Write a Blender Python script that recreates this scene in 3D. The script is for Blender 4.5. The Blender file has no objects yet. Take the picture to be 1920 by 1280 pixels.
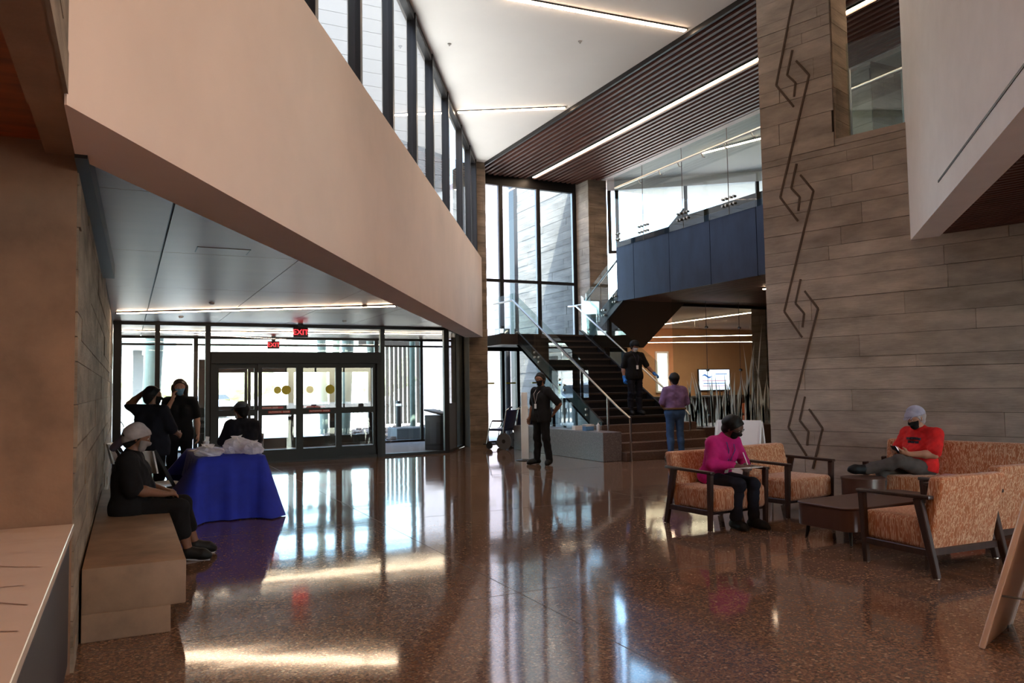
import bpy, bmesh, math, random
import numpy as np
from math import sin, cos, radians, pi, atan2, sqrt, degrees
from mathutils import Vector, Matrix

SC = bpy.context.scene
COL = SC.collection
random.seed(7)

# ---------------------------------------------------------------- camera
# building frame: +y runs along the board-formed left wall, the entrance glazing is y = 17.26
F_PX, CAM_H, YAW = 1470.0, 1.53, radians(26.2)
PITCH, ROLL = math.atan(84 / F_PX), 0.016


def _rot(v):
    x, y, z = v
    return Vector((x * cos(YAW) + y * sin(YAW), -x * sin(YAW) + y * cos(YAW), z))


_R0, _U0 = Vector((1, 0, 0)), Vector((0, -sin(PITCH), cos(PITCH)))
_F = _rot((0, cos(PITCH), sin(PITCH)))
_R = _rot(cos(ROLL) * _R0 - sin(ROLL) * _U0)
_U = _rot(cos(ROLL) * _U0 + sin(ROLL) * _R0)
cam_d = bpy.data.cameras.new('camera')
cam_d.sensor_width = 36.0
cam_d.lens = 36.0 * F_PX / 1920
cam_d.clip_start = 0.05
cam_d.clip_end = 1000
cam = bpy.data.objects.new('camera', cam_d)
COL.objects.link(cam)
cam.matrix_world = Matrix(((_R.x, _U.x, -_F.x, 0), (_R.y, _U.y, -_F.y, 0), (_R.z, _U.z, -_F.z, CAM_H), (0, 0, 0, 1)))
SC.camera = cam

# ---------------------------------------------------------------- world, sun, exposure
SC.view_settings.view_transform = 'Standard'
SC.view_settings.look = 'None'
SC.view_settings.gamma = 1.0
SC.view_settings.use_curve_mapping = False
SC.view_settings.exposure = 1.45
world = bpy.data.worlds.new('World')
SC.world = world
world.use_nodes = True
wn = world.node_tree.nodes
wl = world.node_tree.links
wn.clear()
wo = wn.new('ShaderNodeOutputWorld')
wb = wn.new('ShaderNodeBackground')
ws = wn.new('ShaderNodeTexSky')
ws.sky_type = 'NISHITA'
ws.sun_disc = False
ws.sun_elevation = radians(52)
ws.sun_rotation = radians(200)
ws.air_density = 1.0
ws.dust_density = 2.0
ws.ozone_density = 1.0
wb.inputs['Strength'].default_value = 1.0
wl.new(ws.outputs[0], wb.inputs['Color'])
wl.new(wb.outputs[0], wo.inputs['Surface'])

sun_d = bpy.data.lights.new('sun', 'SUN')
sun_d.energy = 14.0
sun_d.angle = radians(0.6)
sun_d.color = (1.0, 0.95, 0.87)
sun = bpy.data.objects.new('sun', sun_d)
COL.objects.link(sun)
# high sun, out beyond the entrance to the left: it lands on the paving and the walls outside
sun.rotation_euler = Vector((0.32, 0.9, -1.6)).to_track_quat('-Z', 'Y').to_euler()

cy = SC.cycles
cy.max_bounces = 7
cy.diffuse_bounces = 4
cy.glossy_bounces = 4
cy.transmission_bounces = 4
cy.transparent_max_bounces = 16
cy.sample_clamp_indirect = 6.0
cy.caustics_reflective = False
cy.caustics_refractive = False


# ---------------------------------------------------------------- materials
def srgb(r, g, b):
    def c(v):
        v /= 255.0
        return v / 12.92 if v <= 0.04045 else ((v + 0.055) / 1.055) ** 2.4
    return (c(r), c(g), c(b), 1.0)


def mat(name, col, rough=0.5, metal=0.0, spec=0.5, var=0.0, vscale=(3, 3, 3), vdetail=4.0, bump=0.0, bscale=None,
        rnd=0.0, emit=None, estr=0.0, obj=False, col2=None, sheen=0.0, alpha=1.0, coat=0.0):
    """principled material; var: colour noise in world (or object) space, rnd: tone change per object"""
    m = bpy.data.materials.new(name)
    m.use_nodes = True
    nt = m.node_tree
    b = nt.nodes['Principled BSDF']
    c = srgb(*col)
    b.inputs['Base Color'].default_value = c
    b.inputs['Roughness'].default_value = rough
    b.inputs['Metallic'].default_value = metal
    b.inputs['Specular IOR Level'].default_value = spec
    if coat:
        b.inputs['Coat Weight'].default_value = coat
        b.inputs['Coat Roughness'].default_value = 0.06
    if sheen:
        b.inputs['Sheen Weight'].default_value = sheen
    if emit:
        b.inputs['Emission Color'].default_value = srgb(*emit)
        b.inputs['Emission Strength'].default_value = estr
    out = None
    if var or bump:
        if obj:
            tc = nt.nodes.new('ShaderNodeTexCoord').outputs['Object']
        else:
            tc = nt.nodes.new('ShaderNodeNewGeometry').outputs['Position']
        mp = nt.nodes.new('ShaderNodeMapping')
        mp.inputs['Scale'].default_value = vscale
        nt.links.new(tc, mp.inputs['Vector'])
        nz = nt.nodes.new('ShaderNodeTexNoise')
        nz.inputs['Scale'].default_value = 1.0
        nz.inputs['Detail'].default_value = vdetail
        nz.inputs['Roughness'].default_value = 0.6
        nt.links.new(mp.outputs[0], nz.inputs['Vector'])
        if var:
            rp = nt.nodes.new('ShaderNodeValToRGB')
            rp.color_ramp.elements[0].position = 0.28
            rp.color_ramp.elements[1].position = 0.72
            k = col2 or tuple(v * (1 - var) for v in col)
            rp.color_ramp.elements[0].color = srgb(*k)
            rp.color_ramp.elements[1].color = srgb(*[min(255, v * (1 + var * 0.45)) for v in col])
            nt.links.new(nz.outputs['Fac'], rp.inputs[0])
            out = rp.outputs[0]
        if bump:
            bz = nz
            if bscale:
                mp2 = nt.nodes.new('ShaderNodeMapping')
                mp2.inputs['Scale'].default_value = bscale
                nt.links.new(tc, mp2.inputs['Vector'])
                bz = nt.nodes.new('ShaderNodeTexNoise')
                bz.inputs['Scale'].default_value = 1.0
                bz.inputs['Detail'].default_value = 5.0
                nt.links.new(mp2.outputs[0], bz.inputs['Vector'])
            bp = nt.nodes.new('ShaderNodeBump')
            bp.inputs['Strength'].default_value = bump
            bp.inputs['Distance'].default_value = 0.02
            nt.links.new(bz.outputs['Fac'], bp.inputs['Height'])
            nt.links.new(bp.outputs[0], b.inputs['Normal'])
    if rnd:
        oi = nt.nodes.new('ShaderNodeObjectInfo')
        mr = nt.nodes.new('ShaderNodeMapRange')
        mr.inputs['To Min'].default_value = 1 - rnd
        mr.inputs['To Max'].default_value = 1 + rnd * 0.6
        nt.links.new(oi.outputs['Random'], mr.inputs['Value'])
        hs = nt.nodes.new('ShaderNodeHueSaturation')
        hs.inputs['Color'].default_value = c
        if out:
            nt.links.new(out, hs.inputs['Color'])
        nt.links.new(mr.outputs[0], hs.inputs['Value'])
        out = hs.outputs[0]
    if out:
        nt.links.new(out, b.inputs['Base Color'])
    return m


def emission(name, col, strength):
    m = bpy.data.materials.new(name)
    m.use_nodes = True
    nt = m.node_tree
    nt.nodes.clear()
    e = nt.nodes.new('ShaderNodeEmission')
    e.inputs['Color'].default_value = srgb(*col)
    e.inputs['Strength'].default_value = strength
    o = nt.nodes.new('ShaderNodeOutputMaterial')
    nt.links.new(e.outputs[0], o.inputs['Surface'])
    return m


def glass(name, tint=(235, 245, 243), refl=1.8):
    """thin architectural pane: clear straight through, fresnel mirror on top"""
    m = bpy.data.materials.new(name)
    m.use_nodes = True
    nt = m.node_tree
    nt.nodes.clear()
    o = nt.nodes.new('ShaderNodeOutputMaterial')
    t = nt.nodes.new('ShaderNodeBsdfTransparent')
    t.inputs['Color'].default_value = srgb(*tint)
    g = nt.nodes.new('ShaderNodeBsdfGlossy')
    g.inputs['Roughness'].default_value = 0.0
    # Schlick reflectance, the same from both sides of the pane
    fr = nt.nodes.new('ShaderNodeLayerWeight')
    fr.inputs['Blend'].default_value = 0.5
    pw_ = nt.nodes.new('ShaderNodeMath')
    pw_.operation = 'POWER'
    pw_.inputs[1].default_value = 5.0
    ma = nt.nodes.new('ShaderNodeMath')
    ma.operation = 'MULTIPLY_ADD'
    ma.inputs[1].default_value = 0.96
    ma.inputs[2].default_value = 0.04
    mu = nt.nodes.new('ShaderNodeMath')
    mu.operation = 'MULTIPLY'
    mu.use_clamp = True
    mu.inputs[1].default_value = refl
    nt.links.new(fr.outputs['Facing'], pw_.inputs[0])
    nt.links.new(pw_.outputs[0], ma.inputs[0])
    mx = nt.nodes.new('ShaderNodeMixShader')
    nt.links.new(ma.outputs[0], mu.inputs[0])
    nt.links.new(mu.outputs[0], mx.inputs[0])
    nt.links.new(t.outputs[0], mx.inputs[1])
    nt.links.new(g.outputs[0], mx.inputs[2])
    nt.links.new(mx.outputs[0], o.inputs['Surface'])
    return m


def translucent(name, col, f=0.5, rough=0.5):
    """thin sheet that also lets light through: plastic film, frosted glass"""
    m = bpy.data.materials.new(name)
    m.use_nodes = True
    nt = m.node_tree
    b = nt.nodes['Principled BSDF']
    b.inputs['Base Color'].default_value = srgb(*col)
    b.inputs['Roughness'].default_value = rough
    tr = nt.nodes.new('ShaderNodeBsdfTranslucent')
    tr.inputs['Color'].default_value = srgb(*col)
    mx = nt.nodes.new('ShaderNodeMixShader')
    mx.inputs[0].default_value = f
    nt.links.new(b.outputs[0], mx.inputs[1])
    nt.links.new(tr.outputs[0], mx.inputs[2])
    nt.links.new(mx.outputs[0], nt.nodes['Material Output'].inputs['Surface'])
    return m


def terrazzo(name, base, chips, scale, rough, big=True):
    """polished aggregate: two sizes of cells coloured at random over a fine matrix"""
    m = bpy.data.materials.new(name)
    m.use_nodes = True
    nt = m.node_tree
    L = nt.links
    b = nt.nodes['Principled BSDF']
    geo = nt.nodes.new('ShaderNodeNewGeometry')
    nzd = nt.nodes.new('ShaderNodeTexNoise')
    nzd.inputs['Scale'].default_value = scale * 0.8
    L.new(geo.outputs['Position'], nzd.inputs['Vector'])
    dist = nt.nodes.new('ShaderNodeVectorMath')
    dist.operation = 'MULTIPLY_ADD'
    dist.inputs[1].default_value = (0.012, 0.012, 0.012)
    L.new(nzd.outputs['Color'], dist.inputs[0])
    L.new(geo.outputs['Position'], dist.inputs[2])

    def cells(sc, ramp):
        v = nt.nodes.new('ShaderNodeTexVoronoi')
        v.inputs['Scale'].default_value = sc
        L.new(dist.outputs[0], v.inputs['Vector'])
        sp = nt.nodes.new('ShaderNodeSeparateColor')
        L.new(v.outputs['Color'], sp.inputs[0])
        r = nt.nodes.new('ShaderNodeValToRGB')
        r.color_ramp.interpolation = 'CONSTANT'
        els = r.color_ramp.elements
        els[0].position = 0
        els[0].color = srgb(*ramp[0][1])
        els[1].position = ramp[1][0]
        els[1].color = srgb(*ramp[1][1])
        for p, c in ramp[2:]:
            e = els.new(p)
            e.color = srgb(*c)
        L.new(sp.outputs[0], r.inputs[0])
        return r, v
    r1, v1 = cells(scale, chips)
    r2, v2 = cells(scale * 2.3, chips)
    # large cells show as chips only where the cell interior is; elsewhere the finer mix
    lt = nt.nodes.new('ShaderNodeMath')
    lt.operation = 'LESS_THAN'
    lt.inputs[1].default_value = 0.42
    L.new(v1.outputs['Distance'], lt.inputs[0])
    mix = nt.nodes.new('ShaderNodeMix')
    mix.data_type = 'RGBA'
    L.new(lt.outputs[0], mix.inputs[0])
    L.new(r2.outputs[0], mix.inputs[6])
    L.new(r1.outputs[0], mix.inputs[7])
    # broad cloudy tone of the slab
    cl = nt.nodes.new('ShaderNodeTexNoise')
    cl.inputs['Scale'].default_value = 0.6
    cl.inputs['Detail'].default_value = 3
    L.new(geo.outputs['Position'], cl.inputs['Vector'])
    mr = nt.nodes.new('ShaderNodeMapRange')
    mr.inputs['To Min'].default_value = 0.85
    mr.inputs['To Max'].default_value = 1.12
    L.new(cl.outputs['Fac'], mr.inputs['Value'])
    hs = nt.nodes.new('ShaderNodeHueSaturation')
    L.new(mr.outputs[0], hs.inputs['Value'])
    mb = nt.nodes.new('ShaderNodeMix')
    mb.data_type = 'RGBA'
    mb.inputs[0].default_value = 0.45
    mb.inputs[7].default_value = srgb(*base)
    L.new(mix.outputs[2], mb.inputs[6])
    L.new(mb.outputs[2], hs.inputs['Color'])
    L.new(hs.outputs[0], b.inputs['Base Color'])
    b.inputs['Roughness'].default_value = rough
    b.inputs['Specular IOR Level'].default_value = 0.45
    # the slab is ground flat but gently wavy
    wv = nt.nodes.new('ShaderNodeTexNoise')
    wv.inputs['Scale'].default_value = 1.3
    wv.inputs['Detail'].default_value = 2
    L.new(geo.outputs['Position'], wv.inputs['Vector'])
    bp = nt.nodes.new('ShaderNodeBump')
    bp.inputs['Strength'].default_value = 0.12
    bp.inputs['Distance'].default_value = 0.02
    L.new(wv.outputs['Fac'], bp.inputs['Height'])
    L.new(bp.outputs[0], b.inputs['Normal'])
    return m


def fabric(name):
    """woven upholstery: rust ground with pale wandering vertical lines"""
    m = bpy.data.materials.new(name)
    m.use_nodes = True
    nt = m.node_tree
    L = nt.links
    b = nt.nodes['Principled BSDF']
    tc = nt.nodes.new('ShaderNodeTexCoord')
    mp = nt.nodes.new('ShaderNodeMapping')
    mp.inputs['Scale'].default_value = (62, 62, 7)
    L.new(tc.outputs['Object'], mp.inputs['Vector'])
    nz = nt.nodes.new('ShaderNodeTexNoise')
    nz.inputs['Scale'].default_value = 1.0
    nz.inputs['Detail'].default_value = 1.5
    nz.inputs['Distortion'].default_value = 0.9
    L.new(mp.outputs[0], nz.inputs['Vector'])
    rp = nt.nodes.new('ShaderNodeValToRGB')
    e = rp.color_ramp.elements
    e[0].position = 0.44
    e[0].color = srgb(160, 94, 54)
    e[1].position = 0.52
    e[1].color = srgb(216, 180, 146)
    k = e.new(0.58)
    k.color = srgb(170, 100, 60)
    L.new(nz.outputs['Fac'], rp.inputs[0])
    L.new(rp.outputs[0], b.inputs['Base Color'])
    b.inputs['Roughness'].default_value = 0.85
    b.inputs['Sheen Weight'].default_value = 0.15
    return m


M = {}
M['terrazzo'] = terrazzo('terrazzo_floor', (108, 84, 70),
                         [(0, (70, 52, 44)), (0.22, (110, 82, 66)), (0.45, (134, 102, 80)), (0.62, (96, 68, 56)),
                          (0.74, (150, 116, 90)), (0.86, (74, 62, 58)), (0.95, (182, 154, 126))], 38, 0.075)
M['terrazzo_step'] = terrazzo('terrazzo_stair', (96, 74, 62),
                              [(0, (78, 58, 50)), (0.3, (110, 86, 74)), (0.6, (92, 70, 60)), (0.88, (140, 116, 100))], 60, 0.3)
M['terrazzo_grey'] = terrazzo('terrazzo_plinth', (112, 104, 104),
                              [(0, (82, 76, 78)), (0.3, (120, 112, 112)), (0.6, (100, 92, 92)), (0.85, (164, 158, 156))], 60, 0.35)
M['joint'] = mat('floor_joint', (52, 40, 34), 0.6)
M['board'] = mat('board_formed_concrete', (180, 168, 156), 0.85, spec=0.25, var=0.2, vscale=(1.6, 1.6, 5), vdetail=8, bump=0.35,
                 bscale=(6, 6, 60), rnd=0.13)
M['roof_white'] = mat('bounce_white_roof', (196, 194, 192), 0.9)  # made white to bounce sunlight through the clerestory onto the ceiling
M['core'] = mat('concrete_core', (64, 58, 52), 0.9, spec=0.2, var=0.2)
M['board_left_and_shaded'] = mat('board_concrete_left_and_shaded', (150, 132, 114), 0.85, spec=0.25, var=0.3, vscale=(1.5, 1.5, 6), vdetail=8, bump=0.4,  # left wall concrete, also the shaded copy for column faces and jamb
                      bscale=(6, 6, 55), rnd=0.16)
M['board_out'] = mat('board_concrete_outside', (120, 118, 114), 0.9, spec=0.1, var=0.2, vscale=(1, 1, 6), vdetail=7, bump=0.3,
                     bscale=(5, 5, 40), rnd=0.08)
M['concrete'] = mat('smooth_concrete', (150, 116, 92), 0.75, spec=0.3, var=0.24, vscale=(1.6, 1.6, 1.6), vdetail=9, bump=0.06, bscale=(40, 40, 40))
M['bench'] = mat('bench_concrete', (140, 113, 91), 0.6, spec=0.35, var=0.22, vscale=(3, 3, 3), vdetail=9)
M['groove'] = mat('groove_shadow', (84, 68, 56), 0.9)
M['plaster_warm_light'] = mat('plaster_warm_light_tint', (232, 208, 194), 0.75, spec=0.2, var=0.05, vscale=(.6, .6, .6))  # white paint; the warm light on it is put into its colour
M['plaster'] = mat('white_plaster', (246, 243, 244), 0.8, spec=0.2, var=0.02)
M['ceiling'] = mat('ceiling_paint', (238, 232, 226), 0.9, spec=0.1, var=0.02, vscale=(.5, .5, .5))
M['wood'] = mat('dark_wood_slat', (96, 58, 46), 0.5, spec=0.4, var=0.25, vscale=(18, 1.2, 18), rnd=0.12)
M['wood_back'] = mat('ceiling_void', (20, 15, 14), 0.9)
M['wood_orange'] = mat('orange_wood_soffit', (150, 70, 26), 0.45, var=0.35, vscale=(2, 9, 2))
M['soffit_wood'] = mat('soffit_wood', (112, 72, 52), 0.5, var=0.25, vscale=(14, 1, 14), rnd=0.1)
M['metal_panel'] = mat('metal_ceiling_panel', (138, 104, 84), 0.38, metal=0.55, spec=0.5, var=0.05, vscale=(.4, 3, .4))
M['dark_metal'] = mat('dark_aluminium', (24, 21, 21), 0.42, spec=0.35)
M['mullion_side'] = mat('pale_aluminium', (112, 114, 122), 0.4, metal=0.6)
M['door_black'] = mat('door_black', (18, 15, 15), 0.45, spec=0.3)
M['fascia'] = mat('navy_steel_panel', (54, 62, 82), 0.30, metal=0.85, var=0.12, vscale=(3, 3, 1.2))
M['steel_dark'] = mat('stair_steel', (26, 24, 26), 0.45, metal=0.4)
M['tread'] = mat('stair_tread', (52, 40, 34), 0.55, var=0.2, vscale=(20, 20, 20))
M['steel'] = mat('brushed_stainless', (190, 184, 178), 0.28, metal=1.0)
M['glass'] = glass('clear_glass')
M['glass_rail'] = glass('rail_glass', (214, 232, 232), 3.0)
M['glass_dark'] = glass('clerestory_glass', (196, 204, 204), 1.3)
M['frost'] = translucent('etched_frost', (246, 242, 236), 0.55)
M['peach'] = mat('peach_paint', (222, 172, 132), 0.8, var=0.03)
M['brown_wain'] = mat('brown_wainscot', (74, 52, 44), 0.5)
M['light'] = emission('linear_light', (255, 222, 188), 20.0)
M['light_added_warm'] = emission('added_light_warm', (255, 196, 140), 42.0)  # only for the lamps added behind the camera
M['light_soft'] = emission('linear_light_small', (255, 222, 186), 17.0)
M['red_led'] = emission('exit_red', (255, 40, 46), 2.2)
M['exit_body'] = mat('exit_housing', (60, 22, 26), 0.4)
M['quartz'] = mat('white_quartz', (226, 204, 188), 0.2, var=0.03)
M['vein'] = mat('quartz_vein', (150, 118, 100), 0.3)
M['cabinet'] = mat('cabinet_dark', (46, 44, 50), 0.4, var=0.08)
M['fabric'] = fabric('lounge_fabric')
M['fabric_red'] = mat('rust_seat_fabric', (176, 84, 46), 0.85, var=0.12, vscale=(60, 60, 60), obj=True, sheen=0.2)
M['walnut'] = mat('dark_walnut', (58, 40, 34), 0.38, var=0.3, vscale=(30, 30, 4), obj=True)
M['table_brown'] = mat('table_laminate', (84, 58, 48), 0.35, var=0.08, vscale=(3, 20, 3), obj=True)
M['cloth_blue'] = mat('blue_tablecloth', (32, 48, 168), 0.8, var=0.12, vscale=(5, 5, 5), sheen=0.1)
M['bag'] = translucent('plastic_bag', (250, 248, 252), 0.6, 0.35)
M['paper'] = mat('white_paper', (236, 234, 232), 0.7)
M['white_plastic'] = mat('white_plastic', (232, 232, 234), 0.4)
M['black_plastic'] = mat('black_plastic', (22, 22, 24), 0.45)
M['grey_plastic'] = mat('grey_plastic', (96, 98, 102), 0.5)
M['navy_vinyl'] = mat('navy_vinyl', (40, 52, 98), 0.35)
M['tan_board'] = mat('tan_sign_board', (236, 208, 188), 0.45, var=0.04)
M['yellow'] = mat('yellow_sticker', (206, 192, 32), 0.5)
M['red_sticker'] = mat('red_sticker', (168, 40, 44), 0.5)
M['sticker_white'] = mat('sticker_white', (230, 226, 224), 0.5)
M['rubber'] = mat('rubber', (18, 18, 18), 0.7)
M['paving'] = mat('outside_paving', (212, 206, 198), 0.9, var=0.06)
M['asphalt'] = mat('asphalt', (150, 146, 142), 0.9, var=0.1)
M['gravel_floor'] = mat('vestibule_mat', (120, 108, 104), 0.9, var=0.25, vscale=(30, 30, 30))
M['rock'] = mat('river_rock', (122, 104, 94), 0.9, var=0.3, vscale=(6, 6, 6), rnd=0.3)
M['pole_green'] = mat('painted_pole', (104, 116, 108), 0.5, var=0.1)
M['cactus'] = mat('cactus_green', (70, 96, 66), 0.8)
M['leaf'] = mat('desert_shrub', (196, 198, 150), 0.9, var=0.3, vscale=(3, 3, 3))
M['hill'] = mat('far_hills', (168, 164, 160), 1.0)
M['siding'] = mat('pink_siding', (158, 144, 148), 0.7, rnd=0.05)
M['car_white'] = mat('car_white', (226, 226, 228), 0.3, coat=0.6)
M['car_grey'] = mat('car_grey', (150, 160, 176), 0.3, coat=0.6)
M['car_glass'] = mat('car_glass', (40, 46, 52), 0.1)
M['screen'] = emission('tv_screen', (214, 220, 240), 1.1)
M['screen_blue'] = emission('tv_logo_blue', (60, 92, 150), 0.9)
M['screen_rose'] = emission('tv_text_rose', (190, 130, 150), 0.9)
M['blue_box'] = mat('blue_box', (92, 140, 190), 0.6)
M['cardboard'] = mat('cardboard', (170, 128, 92), 0.8)


# ---------------------------------------------------------------- geometry helpers
def link(o, parent=None):
    COL.objects.link(o)
    if parent is not None:
        o.parent = parent
    return o


def mesh(name, vs, fs, m, parent=None, smooth=False):
    me = bpy.data.meshes.new(name)
    me.from_pydata([tuple(v) for v in vs], [], fs)
    me.update()
    if m is not None:
        me.materials.append(M[m] if isinstance(m, str) else m)
    if smooth:
        me.polygons.foreach_set('use_smooth', [True] * len(me.polygons))
    return link(bpy.data.objects.new(name, me), parent)


class B:
    """collects simple solids into one mesh"""

    def __init__(s):
        s.v, s.f = [], []

    def add(s, vs, fs):
        k = len(s.v)
        s.v += [tuple(v) for v in vs]
        s.f += [tuple(i + k for i in f) for f in fs]
        return s

    def box(s, a, b):
        x0, y0, z0 = [min(p, q) for p, q in zip(a, b)]
        x1, y1, z1 = [max(p, q) for p, q in zip(a, b)]
        return s.add([(x0, y0, z0), (x1, y0, z0), (x1, y1, z0), (x0, y1, z0), (x0, y0, z1), (x1, y0, z1), (x1, y1, z1), (x0, y1, z1)],
                     [(0, 3, 2, 1), (4, 5, 6, 7), (0, 1, 5, 4), (1, 2, 6, 5), (2, 3, 7, 6), (3, 0, 4, 7)])

    def bar(s, p, q, w, h, up=(0, 0, 1), w2=None, h2=None):
        """square bar from p to q, w wide and h along 'up'"""
        p, q, up = Vector(p), Vector(q), Vector(up)
        d = (q - p).normalized()
        sd = d.cross(up)
        if sd.length < 1e-4:
            sd = d.cross(Vector((1, 0, 0)))
        sd.normalize()
        u = sd.cross(d)
        vs = []
        for c, ww, hh in ((p, w, h), (q, w2 or w, h2 or h)):
            for a, b in ((-1, -1), (1, -1), (1, 1), (-1, 1)):
                vs.append(c + sd * (a * ww / 2) + u * (b * hh / 2))
        return s.add(vs, [(0, 1, 2, 3), (7, 6, 5, 4), (0, 4, 5, 1), (1, 5, 6, 2), (2, 6, 7, 3), (3, 7, 4, 0)])

    def tube(s, pts, r, n=8, r2=None):
        pts = [Vector(p) for p in pts]
        rings = []
        ref = Vector((0, 0, 1))
        for i, p in enumerate(pts):
            d = (pts[min(i + 1, len(pts) - 1)] - pts[max(i - 1, 0)]).normalized()
            a = d.cross(ref)
            if a.length < 0.05:
                a = d.cross(Vector((1, 0, 0)))
            a.normalize()
            b = a.cross(d)
            rr = r if r2 is None else r + (r2 - r) * i / (len(pts) - 1)
            if isinstance(r, (list, tuple)):
                rr = r[i]
            rings.append([p + a * rr * cos(2 * pi * k / n) + b * rr * sin(2 * pi * k / n) for k in range(n)])
        vs = [v for rg in rings for v in rg]
        fs = []
        for i in range(len(pts) - 1):
            for k in range(n):
                fs.append((i * n + k, i * n + (k + 1) % n, (i + 1) * n + (k + 1) % n, (i + 1) * n + k))
        fs.append(tuple(range(n - 1, -1, -1)))
        fs.append(tuple((len(pts) - 1) * n + k for k in range(n)))
        return s.add(vs, fs)

    def lathe(s, prof, n=20, c=(0, 0, 0)):
        vs = [(c[0] + r * cos(2 * pi * k / n), c[1] + r * sin(2 * pi * k / n), c[2] + z) for r, z in prof for k in range(n)]
        fs = []
        for i in range(len(prof) - 1):
            for k in range(n):
                fs.append((i * n + k, i * n + (k + 1) % n, (i + 1) * n + (k + 1) % n, (i + 1) * n + k))
        fs.append(tuple(range(n - 1, -1, -1)))
        fs.append(tuple((len(prof) - 1) * n + k for k in range(n)))
        return s.add(vs, fs)

    def prism(s, poly, z0, z1):
        n = len(poly)
        vs = [(x, y, z0) for x, y in poly] + [(x, y, z1) for x, y in poly]
        fs = [tuple(range(n - 1, -1, -1)), tuple(range(n, 2 * n))]
        fs += [(i, (i + 1) % n, n + (i + 1) % n, n + i) for i in range(n)]
        return s.add(vs, fs)

    def slab(s, p, q, z0, z1, t):
        """upright slab from p to q in plan, t thick to the left of p->q"""
        d = Vector((q[0] - p[0], q[1] - p[1]))
        n = Vector((-d.y, d.x)).normalized() * t
        return s.prism([(p[0], p[1]), (q[0], q[1]), (q[0] + n.x, q[1] + n.y), (p[0] + n.x, p[1] + n.y)], z0, z1)

    def build(s, name, m, parent=None, bevel=0.0, seg=2, smooth=False):
        o = mesh(name, s.v, s.f, m, parent)
        bm = bmesh.new()
        bm.from_mesh(o.data)
        bmesh.ops.recalc_face_normals(bm, faces=bm.faces)
        if bevel:
            es = [e for e in bm.edges if len(e.link_faces) == 2 and e.calc_face_angle(0) > 0.5]
            bmesh.ops.bevel(bm, geom=es, offset=bevel, segments=seg, profile=0.5, affect='EDGES', clamp_overlap=True)
            smooth = True
        if smooth:
            for f in bm.faces:
                f.smooth = True
            for e in bm.edges:
                if len(e.link_faces) == 2 and e.calc_face_angle(0) > 0.6:
                    e.smooth = False
        bm.to_mesh(o.data)
        bm.free()
        return o


def tag(o, label=None, cat=None, group=None, kind=None):
    for k, v in (('label', label), ('category', cat), ('group', group), ('kind', kind)):
        if v:
            o[k] = v
    return o


def thing(name, label, cat, loc=(0, 0, 0), rz=0.0, group=None):
    o = link(bpy.data.objects.new(name, None))
    o.empty_display_size = 0.1
    o.location = loc
    o.rotation_euler = (0, 0, rz)
    return tag(o, label, cat, group)


def struct(o, label=None):
    o['kind'] = 'structure'
    if label:
        o['label'] = label
    return o


def copy_tree(o, parent=None):
    c = o.copy()
    COL.objects.link(c)
    c.parent = parent
    for ch in list(o.children):
        copy_tree(ch, c)
    return c


_unit = {}


def piece(name, m, parent, p, q, n, z0, z1, d0, d1):
    """unit-box piece on an upright plane: from p to q in plan, z0..z1, from d0 to d1 along the outward normal n"""
    key = (name, m)
    if key not in _unit:
        bb = B().box((0, 0, 0), (1, 1, 1))
        me = bpy.data.meshes.new(name)
        me.from_pydata(bb.v, [], bb.f)
        me.materials.append(M[m])
        _unit[key] = me
    o = bpy.data.objects.new(name, _unit[key])
    dx, dy = q[0] - p[0], q[1] - p[1]
    o.matrix_local = Matrix(((dx, n[0] * (d1 - d0), 0, p[0] + n[0] * d0), (dy, n[1] * (d1 - d0), 0, p[1] + n[1] * d0),
                             (0, 0, z1 - z0, z0), (0, 0, 0, 1)))
    return link(o, parent)


def boards(parent, p, q, z0, z1, hs, lens, m, rng, depth=0.012, name='board', gap=0.0055):
    """board imprints of a formwork wall, laid in courses from p to q; each one its own slight relief (outward = right of p->q)"""
    L = sqrt((q[0] - p[0]) ** 2 + (q[1] - p[1]) ** 2)
    u = ((q[0] - p[0]) / L, (q[1] - p[1]) / L)
    n = (u[1], -u[0])
    z = z0
    while z < z1 - 0.02:
        h = min(rng.choice(hs), z1 - z)
        t = -rng.random() * lens[1] * 0.6
        while t < L - 0.01:
            w = rng.uniform(*lens)
            a, b = max(t, 0), min(t + w, L)
            if b - a > 0.03:
                piece(name, m, parent, (p[0] + u[0] * a, p[1] + u[1] * a), (p[0] + u[0] * (b - gap), p[1] + u[1] * (b - gap)), n,
                      z, z + h - gap, -0.01, 0.006 + rng.random() * depth)
            t += w
        z += h


def rbox(name, a, b, m, parent=None, bevel=0.02, seg=3):
    return B().box(a, b).build(name, m, parent, bevel, seg)


def text(name, s, size, m, parent, loc, rot, extrude=0.002):
    c = bpy.data.curves.new(name, 'FONT')
    c.body = s
    c.size = size
    c.extrude = extrude
    c.align_x = 'CENTER'
    c.align_y = 'CENTER'
    c.materials.append(M[m])
    tmp = bpy.data.objects.new(name, c)
    COL.objects.link(tmp)
    dg = bpy.context.evaluated_depsgraph_get()
    me = bpy.data.meshes.new_from_object(tmp.evaluated_get(dg))
    bpy.data.objects.remove(tmp)
    bpy.data.curves.remove(c)
    me.name = name
    if not me.materials:
        me.materials.append(M[m])
    o = bpy.data.objects.new(name, me)
    o.location = loc
    o.rotation_euler = rot
    return link(o, parent)

# ================================================================ the setting
ZC = 7.4            # hall ceiling
ZS = 2.93           # entrance soffit
BK0, BK1 = Vector((-0.25, 3.9)), Vector((8.17, 18.3))     # skewed plaster bulkhead, room face
BKU = (BK1 - BK0).normalized()
BKN = Vector((BKU.y, -BKU.x))
rng = random.Random(3)

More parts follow.
